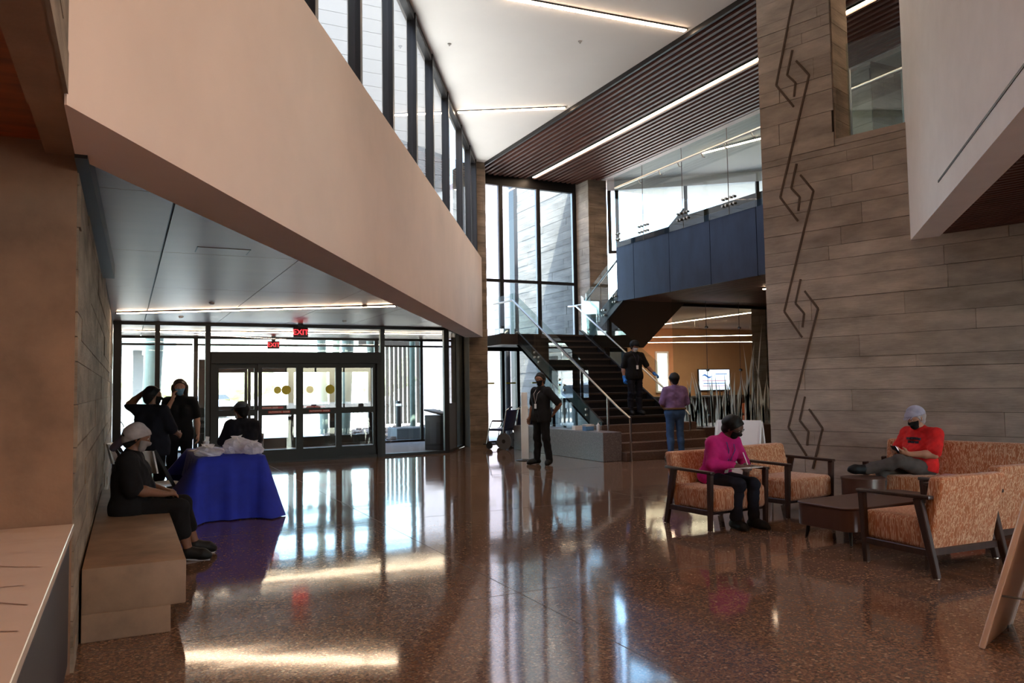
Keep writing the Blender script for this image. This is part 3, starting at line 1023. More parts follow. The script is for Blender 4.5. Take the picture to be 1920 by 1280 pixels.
boards(cu, (12.2, 10.75), (12.2, 9.7), 5.28, ZC, (0.2, 0.26), (0.6, 1.1), 'board', rng, 0.01)
boards(cu, (12.2, 9.7), (13.0, 9.7), 5.28, ZC, (0.2, 0.26), (0.8, 1.1), 'board_left_and_shaded', rng, 0.01)  # shaded face painted darker than the one beside it
struct(B().box((26.8, -9, 3.7), (27, 16.0, ZC)).build('wall_upper_back', 'plaster'), 'back wall of the upper floor')

# ---- tall board-formed wall with the groove motif
T0 = Vector((8.24, 8.44))
TU = Vector((sin(radians(17.2)), -cos(radians(17.2))))
TN = Vector((TU.y, -TU.x))          # faces the lobby


def tw(t_, d=0.0):
    return T0 + TU * t_ + TN * d


tow = struct(B().slab(tw(0, -0.012), tw(1.08, -0.012), 0, ZC - 0.1, 0.5).slab(tw(1.08, -0.012), tw(14, -0.012), 0, 4.78, 0.5).build('wall_right', 'core'),
             'tall board-formed concrete wall with carved groove motif')
rb = random.Random(21)
boards(tow, tw(0), tw(1.075), 4.70, ZC - 0.1, (0.15, 0.2, 0.25, 0.3), (0.5, 1.6), 'board', rb, 0.012)
boards(tow, tw(0), tw(9), 0, 4.70, (0.15, 0.19, 0.24, 0.28), (0.7, 3.0), 'board', rb, 0.012)
piece('board', 'board', tow, tw(1.08), tw(9), TN, 4.70, 4.79, -0.01, 0.012)
# jamb of the opening, its shade put into the darker boards
boards(tow, tw(1.085, 0.0), tw(1.085, -0.5), 4.79, ZC - 0.1, (0.22, 0.28, 0.34), (0.5, 0.9), 'board_left_and_shaded', rb, 0.004)
gv = B()


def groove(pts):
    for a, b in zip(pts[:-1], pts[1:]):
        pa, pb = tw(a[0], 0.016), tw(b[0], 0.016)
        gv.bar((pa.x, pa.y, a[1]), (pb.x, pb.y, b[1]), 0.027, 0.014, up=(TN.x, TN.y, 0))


def groove_set(z0, last=False):
    groove([(0.27, z0), (0.52, z0 - 0.38)])
    groove([(0.53, z0 + 0.43), (0.44, z0 + 0.10), (0.56, z0 - 0.05), (0.53, z0 - 0.24)])
    groove([(0.58, z0 + 0.26), (0.76, z0), (0.27 if not last else 0.6, z0 - (1.625 if not last else 0.55))])


groove([(0.57, 6.92), (0.27, 5.77)])
for i in range(4):
    groove_set(5.77 - 1.625 * i, i == 3)
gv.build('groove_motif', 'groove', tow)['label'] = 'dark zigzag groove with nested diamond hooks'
t = thing('glass_guard', 'glass guard behind the opening of the tall concrete wall', 'railing', (tw(3.0).x, tw(3.0).y, 4.8))
d_ = TU * 1.9
mesh('glass_panel', [(-d_.x + 0.25, -d_.y, 0), (d_.x + 0.25, d_.y, 0), (d_.x + 0.25, d_.y, 1.35), (-d_.x + 0.25, -d_.y, 1.35)], [(0, 1, 2, 3)], 'glass_rail', t)
B().tube([(-d_.x + 0.3, -d_.y, 0.0), (-d_.x + 0.3, -d_.y, 1.0)], 0.015, 8).build('end_post', 'steel', t)

# ---- white bulkhead at the right with slot and slatted soffit
WB0 = Vector((8.83, 6.55))
WBU = Vector((-sin(radians(45.7)), -cos(radians(45.7))))
WBN = Vector((WBU.y, -WBU.x))       # into the lobby (left side)


def wb(t_, d=0.0):
    return WB0 + WBU * t_ + WBN * d


if WBN.x > 0:
    WBN = -WBN
wbx = struct(B().prism([tuple(wb(-0.05)), tuple(wb(6)), tuple(wb(6, -0.3)), tuple(wb(-0.05, -0.3))], 3.28, ZC).build('wall_right_bulkhead', 'plaster'),
             'white bulkhead hanging at the right')
vs = []
a, b = wb(2.05, 0.003), wb(5.9, 0.003)
B().bar((a.x, a.y, 3.53), (b.x, b.y, 3.53), 0.006, 0.022).build('slot', 'black_plastic', wbx)
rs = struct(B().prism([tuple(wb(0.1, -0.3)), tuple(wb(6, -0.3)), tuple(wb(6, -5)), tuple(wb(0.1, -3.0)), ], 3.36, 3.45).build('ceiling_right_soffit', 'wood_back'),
            'dark slatted soffit under the right bulkhead')
for i in range(40):
    # slats run along the concrete wall, cut off by the back of the bulkhead
    dd = 0.10 + i * 0.10
    den = TU.dot(WBN)
    s_ = -(T0 + TN * dd - wb(0, -0.32)).dot(WBN) / den
    if s_ < 8.6:
        piece('slat', 'wood', rs, tuple(tw(max(s_, 1.9), dd)), tuple(tw(9.0, dd)), (TN.x, TN.y), 3.29, 3.36, -0.025, 0.025)

# ---- room behind: peach wall, screen, glass with etched grass
pw = struct(B().box((13.4, 24.0, 0), (27, 24.2, 3.7)).build('wall_back', 'peach'), 'peach wall of the room behind the stair')
B().box((13.4, 23.97, 0.0), (27, 24.0, 1.05)).build('wainscot', 'brown_wain', pw)
struct(B().box((13.3, 19.6, 0), (13.42, 24.0, 3.7)).build('wall_back_side', 'peach'), 'side wall of the room behind the stair')
struct(B().box((26.8, -9, 0), (27, 24.2, 3.7)).build('wall_back_right', 'peach'), 'right wall of the room behind')
struct(B().box((13.1, 16.42, 3.62), (27, 24.2, 3.75)).build('ceiling_back', 'plaster_warm_light'), 'ceiling of the room behind the stair')
w8 = struct(B().box((17.75, 23.93, 1.2), (18.35, 23.99, 2.75)).build('window_8', 'white_plastic'), 'narrow bright window in the peach wall')
M['daylit'] = emission('narrow_window_daylight', (236, 240, 214), 1.6)
B().box((17.83, 23.92, 1.28), (18.27, 23.928, 2.67)).build('pane', 'daylit', w8)
t = thing('wall_screen', 'lit information screen on the peach wall', 'television', (20.5, 23.9, 1.66))
B().box((-0.78, 0, -0.42), (0.78, 0.07, 0.42)).build('bezel', 'black_plastic', t, 0.01, 1)
B().box((-0.75, -0.006, -0.39), (0.75, 0.0, 0.39)).build('display', 'screen', t)
vs, fs = [], []
for k in range(13):
    u_ = k / 12
    xx = -0.62 + u_ * 0.5
    zz_ = 0.14 + 0.05 * sin(u_ * 6.5)
    w_ = 0.035 * sin(pi * u_) + 0.004
    vs += [(xx, -0.008, zz_ - w_), (xx, -0.008, zz_ + w_)]
mesh('swoosh_logo', vs, [(2 * i, 2 * i + 2, 2 * i + 3, 2 * i + 1) for i in range(12)], 'screen_blue', t)
for i, (a, b, z_) in enumerate(((0.05, 0.62, 0.22), (-0.6, 0.6, -0.04), (-0.55, 0.5, -0.14), (-0.6, 0.62, -0.24))):
    B().box((a, -0.009, z_ - 0.014), (b, -0.007, z_ + 0.014)).build('text_line', 'screen_rose' if i % 2 else 'screen_blue', t)
for (p_, q_, z_, l) in (((14.6, 21.2), (18.3, 18.9), 3.05, 'hung light line nearest the stair in the room behind'),
                        ((16.0, 22.9), (20.7, 21.4), 3.0, 'hung light line nearest the peach wall in the room behind'),
                        ((16.4, 22.0), (16.25, 16.9), 3.56, 'long slanting ceiling light line above the etched glass')):
    lt = linear_light(l, p_, q_, z_, 0.07, 'light_soft')
    if z_ < 3.5:
        for f_ in (-0.4, 0.0, 0.4):
            cx_, cy_ = (q_[0] - p_[0]) * f_, (q_[1] - p_[1]) * f_
            B().tube([(cx_, cy_, 0.02), (cx_, cy_, 3.61 - z_)], 0.004, 6).build('cable', 'steel', lt)
linear_light('short light line in the wood soffit beside the tall concrete wall', (12.6, 13.0), (13.2, 11.4), 3.585, 0.06, 'light_soft')
cb = struct(B().box((16.0, 16.45, 0), (16.6, 17.0, 3.62)).build('wall_column_back', 'core'), 'grey column behind the etched glass')
boards(cb, (16.0, 16.45), (16.6, 16.45), 0, 3.62, (0.2, 0.26), (0.7, 0.9), 'board', rng, 0.01)
boards(cb, (16.0, 17.0), (16.0, 16.45), 0, 3.62, (0.2, 0.26), (0.7, 0.9), 'board', rng, 0.01)
gs = thing('glass_screen', 'tall glass screen etched with white reeds on the plinth', 'glass screen', (13.7, 15.1, 0.5))
rgx = random.Random(5)
gxs = [-2.0, -0.95, 0.1, 1.15, 2.25]
for a, b in zip(gxs[:-1], gxs[1:]):
    gp = mesh('glass_panel', [(a + 0.01, 0, 0), (b - 0.01, 0, 0), (b - 0.01, 0, 3.05), (a + 0.01, 0, 3.05)], [(0, 1, 2, 3)], 'glass_rail', gs)
    B().box((b - 0.012, -0.004, 0), (b, 0.004, 3.05)).build('edge', 'grey_plastic', gp)
    for zf in (0.25, 1.35, 2.4):
        B().tube([(b, -0.03, zf), (b, 0.03, zf)], 0.03, 10).build('fixing', 'steel', gp)
    bb = B()
    for i in range(26):
        x_ = rgx.uniform(a + 0.06, b - 0.06)
        h_ = rgx.choice((0.5, 0.7, 0.9, 1.1, 1.3))
        if a > -0.2 and rgx.random() < 0.3:
            h_ = rgx.uniform(1.6, 2.6)
        ln_ = rgx.uniform(-0.35, 0.35) * h_ * 0.5
        w_ = rgx.uniform(0.012, 0.028)
        vs = []
        for k in range(9):
            u_ = k / 8
            xx = min(max(x_ + ln_ * u_ * u_, a + 0.02), b - 0.02)
            ww = w_ * (0.55 + 0.9 * sin(pi * min(u_ + 0.15, 1.0))) * min(1.0, (1 - u_) * 4) + 0.001
            vs += [(xx - ww, -0.004, h_ * u_), (xx + ww, -0.004, h_ * u_)]
        bb.add(vs, [(2 * k, 2 * k + 1, 2 * k + 3, 2 * k + 2) for k in range(8)])
    o = mesh('etched_reeds', bb.v, bb.f, 'frost', gp)
# rest of the shell behind the photographer
struct(B().box((-5, -9.2, 0), (7.7, -9, ZC)).box((12.6, -9.2, 0), (27, -9, ZC)).box((7.7, -9.2, 6.9), (12.6, -9, ZC)).build('wall_rear', 'plaster'), 'wall behind the photographer')
w9 = struct(B().box((7.7, -9.15, 0), (12.6, -9.05, 0.1)).build('window_added', 'dark_metal'), 'added tall glazed wall behind the photographer to let daylight in')  # unseen window added to bring more daylight into the lobby
for i in range(5, 9):
    B().box((-0.3 + i * 1.6, -9.16, 0.1), (-0.22 + i * 1.6, -9.04, 6.9)).build('mullion', 'dark_metal', w9)
    if i < 8:
        pane(w9, (-0.22 + i * 1.6, -9.1), (1.3 + i * 1.6, -9.1), 0.1, 6.9)
B().box((7.7, -9.15, 3.2), (12.6, -9.05, 3.3)).build('transom', 'dark_metal', w9)
struct(B().box((12.5, -9, 0), (12.7, 9.5, 3.6)).build('wall_right_inner', 'plaster'), 'inner wall right of the seating')

# ================================================================ outside
struct(B().prism([(-60, -60), (60, -60), (60, -9.25), (-60, -9.25)], -0.14, -0.02).build('ground_rear', 'paving'), 'paving behind the building')
struct(B().prism([(-60, 21.55), (9.1, 21.55), (9.1, 19.7), (13.3, 19.7), (13.3, 24.3), (90, 24.3), (90, 140), (-60, 140)], -0.14, -0.02).build('ground_outside', 'paving'),
       'pale paving outside the entrance')
struct(B().prism([(-60, 46), (90, 46), (90, 95), (-60, 95)], -0.02, -0.012).build('ground_road', 'asphalt'), 'sunlit parking lot beyond the entrance')
vs, fs = [], []
rh = random.Random(2)
for i in range(41):
    x = -120 + i * 8
    h = 5 + 3.5 * sin(i * 0.5) + rh.random() * 1.5
    vs += [(x, 138, -0.1), (x, 142, h), (x, 170, h * 0.6)]
for i in range(40):
    fs += [(3 * i, 3 * i + 3, 3 * i + 4, 3 * i + 1), (3 * i + 1, 3 * i + 4, 3 * i + 5, 3 * i + 2)]
struct(mesh('ground_hills', vs, fs, 'hill'), 'low pale hills on the horizon')
# walls outside the stair window
wo = struct(B().box((11.72, 19.65, 0), (12.1, 23.25, 9)).build('wall_outside', 'core'), 'sunlit board-formed concrete wall outside the stair window')
boards(wo, (11.72, 23.25), (11.72, 19.7), 0, 9, (0.16, 0.2, 0.24), (0.8, 2.2), 'board_out', random.Random(9), 0.012)
ws_ = struct(B().box((12.6, 25.4, 0), (12.9, 36, 10)).build('wall_siding', 'core'), 'pale pink plank siding outside the stair window')
z = 0.0
while z < 10:
    piece('plank', 'siding', ws_, (12.6, 36), (12.6, 25.4), (-1, 0), z, z + 0.36, 0, 0.02)
    z += 0.37
struct(B().box((12.45, 25.0, 0), (12.75, 25.4, 10)).build('trim_outside', 'dark_metal'), 'dark corner post of the pink siding')


def blob(name, c, r, m, parent, rr, seg=(10, 7), squash=0.8):
    vs, fs = [], []
    n, mth = seg
    for j in range(mth + 1):
        th = pi * j / mth
        for i in range(n):
            ph = 2 * pi * i / n
            k_ = r * (0.75 + 0.5 * rr.random()) if 0 < j < mth else r * 0.9
            vs.append((c[0] + k_ * sin(th) * cos(ph), c[1] + k_ * sin(th) * sin(ph), c[2] + k_ * cos(th) * squash))
    for j in range(mth):
        for i in range(n):
            fs.append((j * n + i, (j + 1) * n + i, (j + 1) * n + (i + 1) % n, j * n + (i + 1) % n))
    return mesh(name, vs, fs, m, parent)


# steel poles of the outside canopy
pls = [((7.0, 23.6), (6.6, 23.3), 'leaning green steel pole left in the right entrance pane', 0.16),
       ((8.2, 23.9), (8.2, 23.9), 'upright slim green pole in the right entrance pane', 0.09),
       ((6.25, 25.0), (6.45, 25.0), 'stout pole seen through the right sliding leaf', 0.19),
       ((7.35, 25.4), (7.35, 25.4), 'upright dark pole nearest the right door jamb', 0.14),
       ((6.2, 27.5), (6.05, 27.4), 'leaning pole behind the right sliding leaf', 0.15),
       ((6.6, 28.0), (6.8, 28.0), 'thin leaning pole farthest behind the doors', 0.12),
       ((0.55, 24.0), (0.75, 24.0), 'broad pale pole outside the left entrance pane', 0.24)]
for (a, b, l, r) in pls:
    t = thing('canopy_pole', l, 'pole', (a[0], a[1], -0.02), 0, 'poles outside the entrance')
    B().tube([(0, 0, 0), (b[0] - a[0], b[1] - a[1], 4.2)], r, 14).build('shaft', 'pole_green', t, smooth=True)
    B().lathe([(r * 1.4, 0), (r * 1.4, 0.02)], 14).build('base_plate', 'steel_dark', t)
for i, (px, py, b_) in enumerate(((10.95, 22.6, 0.0), (11.25, 23.6, 0.25))):
    t = thing('leaning_post', ['dark upright post outside the stair glass', 'dark leaning post outside the stair glass'][i], 'pole', (px, py, -0.02), 0)
    B().tube([(b_, 0, 0), (0, 0, 3.4)], 0.09, 12).build('shaft', 'steel_dark', t, smooth=True)
# rock bed: stones as individuals
rr = random.Random(4)
rock_me = []
for i in range(5):
    o = blob('rock', (0, 0, 0), 0.13, 'rock', None, rr, (7, 4), 0.6)
    rock_me.append(o.data)
    bpy.data.objects.remove(o)
bed = struct(B().prism([(5.3, 22.2), (9.3, 22.2), (12.2, 29.5), (6.4, 29.5)], -0.03, 0.0).build('ground_rock_bed', 'gravel_floor'), 'bed of brown river rock outside')
for i in range(230):
    u_, v_ = rr.random(), rr.random() ** 1.3
    y = 22.4 + v_ * 6.8
    x = (5.4 + (y - 22.2) * 0.15) + u_ * (3.8 + (y - 22.2) * 0.28)
    o = bpy.data.objects.new('rock', rock_me[i % 5])
    o.location = (x, y, 0.04)
    s_ = rr.uniform(0.6, 1.5)
    o.scale = (s_, s_ * rr.uniform(0.7, 1.2), s_ * 0.8)
    o.rotation_euler = (0, 0, rr.random() * 6)
    link(o, bed)
t = thing('planter_box', 'low grey planter box outside the right entrance pane', 'planter', (7.8, 22.75, -0.02))
B().box((-0.65, -0.45, 0), (0.65, 0.45, 0.36)).build('box', 'grey_plastic', t, 0.01, 1)
B().box((-0.6, -0.4, 0.36), (0.6, 0.4, 0.37)).build('soil', 'rock', t)
for i, (px, py) in enumerate(((8.75, 23.3), (8.95, 23.5))):
    t = thing('cactus', ['small cactus beside the planter box outside', 'taller cactus right of the planter box outside'][i], 'cactus', (px, py, 0.0))
    B().tube([(0, 0, 0), (0, 0, 0.35), (0, 0, 0.62 + i * 0.15), (0, 0, 0.68 + i * 0.15)], [0.07, 0.09, 0.08, 0.02], 10).build('stem', 'cactus', t, smooth=True)
    B().tube([(0.05, 0, 0.25), (0.17, 0, 0.3), (0.18, 0, 0.5)], [0.04, 0.05, 0.03], 8).build('arm', 'cactus', t, smooth=True)
for i, (px, py) in enumerate(((7.9, 26.4), (8.7, 26.9))):
    t = thing('bollard', ['dark bollard light left in the rock bed', 'dark bollard light right in the rock bed'][i], 'bollard', (px, py, 0.0))
    B().lathe([(0.1, 0), (0.1, 1.05), (0.09, 1.08)], 14).build('body', 'dark_metal', t, smooth=True)
    B().lathe([(0.102, 0.9), (0.102, 0.98)], 14).build('light_band', 'white_plastic', t)
# slatted fence and canopy frame
t = thing('slat_fence', 'tall grey slatted screen outside the right entrance pane', 'fence', (10.5, 33.0, -0.02))
for i in range(12):
    B().box((-1.2 + i * 0.2, -0.03, 0.0), (-1.06 + i * 0.2, 0.03, 3.4)).build('slat', 'dark_metal', t)
B().box((-1.6, -0.05, 3.4), (1.3, 0.05, 3.6)).build('top_beam', 'dark_metal', t)
t = thing('bamboo_fence', 'low row of thin fence pickets beyond the rock bed', 'fence', (14.0, 38.0, -0.02))
for i in range(40):
    B().box((-4.5 + i * 0.22, -0.03, 0), (-4.42 + i * 0.22, 0.03, 1.5 + 0.15 * (i % 3))).build('picket', 'pole_green', t)
B().box((-4.5, -0.02, 0.6), (4.2, 0.02, 0.68)).build('rail', 'pole_green', t)
t = thing('shade_canopy', 'grey flat shade canopy outside the left entrance pane', 'canopy', (0.0, 33.0, -0.02))
B().box((-7, -2.5, 3.05), (1.6, 3.0, 3.35)).build('roof', 'grey_plastic', t)
for px in (-2.4, 0.2):
    B().box((px, -1.5, 0), (px + 0.35, -1.15, 3.05)).build('post', 'grey_plastic', t)
for i in range(6):
    B().box((-6.5 + i * 1.4, -2.5, 2.9), (-6.4 + i * 1.4, 3.0, 3.05)).build('purlin', 'white_plastic', t)
# shrubs and trees far off
for i, (px, py, r_, l) in enumerate(((2, 60, 1.6, 'pale desert shrub left beyond the parking lot'), (8, 66, 2.0, 'round desert tree behind the sliding doors'),
                                     (14, 62, 1.7, 'desert shrub seen behind the right door leaf'), (20, 64, 2.2, 'broad desert tree right beyond the rock bed'),
                                     (27, 58, 1.8, 'desert shrub behind the slatted screen'), (-6, 63, 2.0, 'desert tree outside the left entrance pane'),
                                     (42, 66, 2.1, 'desert tree beyond the parked suv'))):
    t = thing('desert_tree', l, 'tree', (px, py, 0), 0, 'trees beyond the parking lot')
    B().tube([(0, 0, 0), (0.1, 0, r_ * 0.9)], 0.12, 8).build('trunk', 'rock', t)
    for k in range(5):
        blob('foliage', (rh.uniform(-1, 1) * r_ * 0.8, rh.uniform(-1, 1) * r_ * 0.6, r_ * (0.9 + 0.4 * rh.random())), r_ * 0.8, 'leaf', t, rh)


def car(label, loc, rz, body, suv=True):
    t = thing('parked_car', label, 'car', loc, rz)
    L_, H_ = 4.6, (1.75 if suv else 1.45)
    prof = [(-2.3, 0.35), (-2.3, 0.95), (-2.15, 1.0), (-1.85, H_ - 0.05), (-1.6, H_), (0.35, H_), (1.05, 1.08), (2.1, 0.95), (2.3, 0.75), (2.3, 0.35)]
    if not suv:
        prof = [(-2.3, 0.35), (-2.3, 0.9), (-1.6, 1.0), (-0.9, H_), (0.3, H_), (1.1, 0.98), (2.1, 0.88), (2.3, 0.7), (2.3, 0.35)]
    n = len(prof)
    vs = [(x_, -0.9, z_) for x_, z_ in prof] + [(x_, 0.9, z_) for x_, z_ in prof]
    vs = [(x_, y_ * (0.86 if z_ > 1.2 else 1.0), z_) for x_, y_, z_ in vs]
    fs = [tuple(range(n - 1, -1, -1)), tuple(range(n, 2 * n))] + [(i, (i + 1) % n, n + (i + 1) % n, n + i) for i in range(n)]
    bb = B().add(vs, fs)
    bb.build('body', body, t, 0.05, 2)
    zt = H_ - 0.12
    for sy in (-1, 1):
        for (a, b) in (((-1.7, -0.75), (-0.65, 0.3)) if suv else ((-0.95, -0.3), (-0.22, 0.45)),):
            pass
        for a, b, a2, b2 in ((-1.85, -0.78, -1.62, -0.72), (-0.7, 0.72, -0.66, 0.25)):
            mesh('side_window', [(a, sy * 0.905, 1.08), (b, sy * 0.905, 1.08), (b2, sy * 0.80, zt), (a2, sy * 0.80, zt)], [(0, 1, 2, 3)], 'car_glass', t)
        for wx in (-1.45, 1.4):
            wv = B().tube([(wx, sy * 0.72, 0.34), (wx, sy * 0.93, 0.34)], 0.34, 18).build('wheel', 'rubber', t)
            B().tube([(wx, sy * 0.93, 0.34), (wx, sy * 0.945, 0.34)], 0.2, 12).build('hub', 'steel', wv)
    mesh('windscreen', [(0.42, -0.72, H_ - 0.08), (0.42, 0.72, H_ - 0.08), (1.06, 0.8, 1.12), (1.06, -0.8, 1.12)], [(0, 1, 2, 3)], 'car_glass', t)
    for sy in (-0.65, 0.65):
        B().box((2.24, sy - 0.18, 0.72), (2.31, sy + 0.18, 0.84)).build('headlight', 'white_plastic', t)
    return t


car('white suv parked outside, mirrored in the stair glass', (-4.2, 37.5, -0.01), radians(-70), 'car_white')
car('grey car parked outside the left entrance pane', (3.4, 48.0, -0.01), radians(185), 'car_grey', False)
car('silver car parked farther right behind the stair glass', (27.5, 43.0, -0.01), radians(250), 'car_grey', False)


def bicycle(label, loc, rz):
    t = thing('bicycle', label, 'bicycle', loc, rz, 'bicycles at the rack')
    for wx in (-0.52, 0.52):
        pts = [(wx + 0.33 * cos(2 * pi * k_ / 20), 0, 0.34 + 0.33 * sin(2 * pi * k_ / 20)) for k_ in range(21)]
        w_ = B().tube(pts, 0.022, 6).build('wheel', 'rubber', t)
        for k_ in range(5):
            B().tube([(wx, 0, 0.34), (wx + 0.32 * cos(k_ * 1.257), 0, 0.34 + 0.32 * sin(k_ * 1.257))], 0.005, 4).build('spoke', 'steel', w_)
    B().tube([(-0.52, 0, 0.34), (-0.2, 0, 0.85), (0.4, 0, 0.82), (-0.08, 0, 0.34), (-0.52, 0, 0.34)], 0.018, 6).build('frame', 'steel', t)
    B().tube([(0.52, 0, 0.34), (0.38, 0, 0.95), (0.45, 0, 1.0)], 0.018, 6).build('fork', 'steel', t)
    B().tube([(0.42, -0.25, 1.0), (0.42, 0.25, 1.0)], 0.014, 6).build('handlebar', 'rubber', t)
    B().box((-0.35, -0.06, 0.9), (-0.1, 0.06, 0.95)).build('saddle', 'rubber', t, 0.02, 2)


bicycle('bicycle parked outside the left entrance pane', (-0.1, 27.2, -0.02), radians(10))
bicycle('bicycle parked farther from the left entrance pane', (-0.9, 29.4, -0.02), radians(10))
t = thing('bike_rack', 'low dark railing outside behind the long haired person', 'rack', (1.4, 28.5, -0.02))
for i in range(7):
    B().box((-0.6 + i * 0.2, -0.03, 0), (-0.54 + i * 0.2, 0.03, 0.9)).build('upright', 'dark_metal', t)
B().box((-0.65, -0.03, 0.9), (0.75, 0.03, 0.96)).build('top_rail', 'dark_metal', t)

# ================================================================ furniture
def lounge_chair():
    t = thing('lounge_chair', '', 'chair', (0, 0, 0), 0, 'rust fabric lounge chairs')
    for s in (-1, 1):
        x = s * 0.405
        B().bar((x, 0.31, 0), (x, 0.33, 0.585), 0.045, 0.045, up=(0, 1, 0), w2=0.05, h2=0.06).build('front_leg', 'walnut', t, 0.006, 1)
        B().bar((x, -0.36, 0), (x, -0.22, 0.60), 0.045, 0.05, up=(0, 1, 0), w2=0.045, h2=0.075).build('rear_leg', 'walnut', t, 0.006, 1)
        B().bar((x, 0.37, 0.60), (x, -0.34, 0.615), 0.062, 0.03).build('armrest', 'walnut', t, 0.008, 2)
        B().bar((x, 0.32, 0.185), (x, -0.31, 0.185), 0.035, 0.055).build('side_rail', 'walnut', t, 0.004, 1)
        for yy in (0.31, -0.36):
            B().lathe([(0.02, 0.0), (0.018, 0.012)], 8, (x, yy, -0.001)).build('glide', 'steel', t)
    for yy in (0.27, -0.28):
        B().bar((-0.39, yy, 0.185), (0.39, yy, 0.185), 0.04, 0.05).build('cross_rail', 'walnut', t)
    sc_ = B().box((-0.375, -0.24, 0.19), (0.375, 0.36, 0.435)).build('seat_cushion', 'fabric', t, 0.045, 4)
    # back: inclined block reaching down to the rails
    vs = [(-0.375, -0.27, 0.18), (0.375, -0.27, 0.18), (0.375, -0.16, 0.18), (-0.375, -0.16, 0.18),
          (-0.375, -0.42, 0.775), (0.375, -0.42, 0.775), (0.375, -0.29, 0.775), (-0.375, -0.29, 0.775)]
    b = B().add(vs, [(0, 3, 2, 1), (4, 5, 6, 7), (0, 1, 5, 4), (1, 2, 6, 5), (2, 3, 7, 6), (3, 0, 4, 7)])
    b.build('backrest', 'fabric', t, 0.035, 4)
    return t


lc = lounge_chair()
spots = [(5.81, 6.80, 184, 'rust patterned lounge chair holding the woman in magenta'),
         (7.02, 6.98, 188, 'empty rust patterned lounge chair beside the round side table'),
         (6.03, 4.40, -3, 'rust patterned lounge chair with its back turned, nearest the camera'),
         (7.12, 4.62, -4, 'rust patterned lounge chair cut by the right photo edge')]
for i, (x, y, a, l) in enumerate(spots):
    o = lc if i == 0 else copy_tree(lc)
    o.location = (x, y, 0)
    o.rotation_euler = (0, 0, radians(a))
    o['label'] = l
# sofa against the tall wall (local: faces +y)
sc0 = tw(2.62, 0.42)
so = thing('sofa', 'rust patterned sofa against the tall concrete wall', 'sofa', (sc0.x, sc0.y, 0), atan2(-TN.x, TN.y))
for s in (-1, 1):
    x = s * 1.0
    B().bar((x, 0.31, 0), (x, 0.33, 0.56), 0.045, 0.045, up=(0, 1, 0), w2=0.05, h2=0.06).build('front_leg', 'walnut', so)
    B().bar((x, -0.33, 0), (x, -0.22, 0.58), 0.045, 0.05, up=(0, 1, 0)).build('rear_leg', 'walnut', so)
    if s > 0 or True:
        B().bar((x, -0.1, 0.185), (x, 0.3, 0.185), 0.035, 0.05).build('side_rail', 'walnut', so)
for i in range(3):
    B().box((-0.97 + i * 0.65, -0.22, 0.16), (-0.33 + i * 0.65, 0.38, 0.42)).build('seat_cushion', 'fabric_red' if i < 2 else 'fabric', so, 0.04, 3)
vs = [(-0.97, -0.27, 0.18), (0.97, -0.27, 0.18), (0.97, -0.14, 0.18), (-0.97, -0.14, 0.18), (-0.97, -0.38, 0.80), (0.97, -0.38, 0.80), (0.97, -0.25, 0.80), (-0.97, -0.25, 0.80)]
B().add(vs, [(0, 3, 2, 1), (4, 5, 6, 7), (0, 1, 5, 4), (1, 2, 6, 5), (2, 3, 7, 6), (3, 0, 4, 7)]).build('backrest', 'fabric', so, 0.035, 4)


def round_poly(hx, hy, r, n=6):
    pts = []
    for cx, cy, a0 in ((hx - r, hy - r, 0), (-hx + r, hy - r, 90), (-hx + r, -hy + r, 180), (hx - r, -hy + r, 270)):
        for k_ in range(n + 1):
            a = radians(a0 + 90 * k_ / n)
            pts.append((cx + r * cos(a), cy + r * sin(a)))
    return pts


t = thing('coffee_table', 'low brown coffee table with rounded corners between the chairs', 'table', (6.72, 5.52, 0), radians(2))
B().prism(round_poly(0.76, 0.33, 0.11), 0.135, 0.335).build('apron', 'table_brown', t, 0.004, 1)
B().prism(round_poly(0.77, 0.34, 0.12), 0.335, 0.355).build('table_top', 'table_brown', t, 0.004, 1)
for sx in (-1, 1):
    for sy in (-1, 1):
        B().tube([(sx * 0.66, sy * 0.24, 0.14), (sx * 0.68, sy * 0.26, 0.0)], 0.021, 10, r2=0.013).build('leg', 'steel_dark', t, smooth=True)
t = thing('side_table', 'dark round drum side table behind the coffee table', 'table', (7.60, 6.38, 0))
B().lathe([(0.23, 0.06), (0.23, 0.40)], 32).build('drum', 'table_brown', t, smooth=True)
B().lathe([(0.24, 0.40), (0.24, 0.425)], 32).build('table_top', 'table_brown', t, smooth=True)
B().lathe([(0.18, 0.0), (0.18, 0.06)], 24).build('base', 'black_plastic', t)


def a_frame(name, label, loc, rz, m, h=1.0, w=0.6, spread=0.28):
    t = thing(name, label, 'sign', loc, rz)
    for s in (-1, 1):
        B().bar((0, s * spread, 0.0), (0, 0.012 * s, h), w, 0.02, up=(0, s, 0.3)).build('panel', m, t, 0.006, 2)
        for sx in (-1, 1):
            B().bar((sx * w / 2, s * spread, 0.0), (sx * w / 2, 0.012 * s, h), 0.03, 0.032, up=(0, s, 0.3)).build('edge_frame', m, t, 0.006, 1)
    B().tube([(-w / 2, 0, h), (w / 2, 0, h)], 0.018, 8).build('hinge', m, t)
    B().tube([(-w / 2 + 0.05, -spread * 0.7, 0.3), (-w / 2 + 0.05, spread * 0.7, 0.3)], 0.006, 6).build('stay', 'grey_plastic', t)
    for s in (-1, 1):
        B().lathe([(0.02, -0.002), (0.02, 0.02)], 8, (0.2, s * spread, 0.0)).build('foot', 'black_plastic', t)
    return t


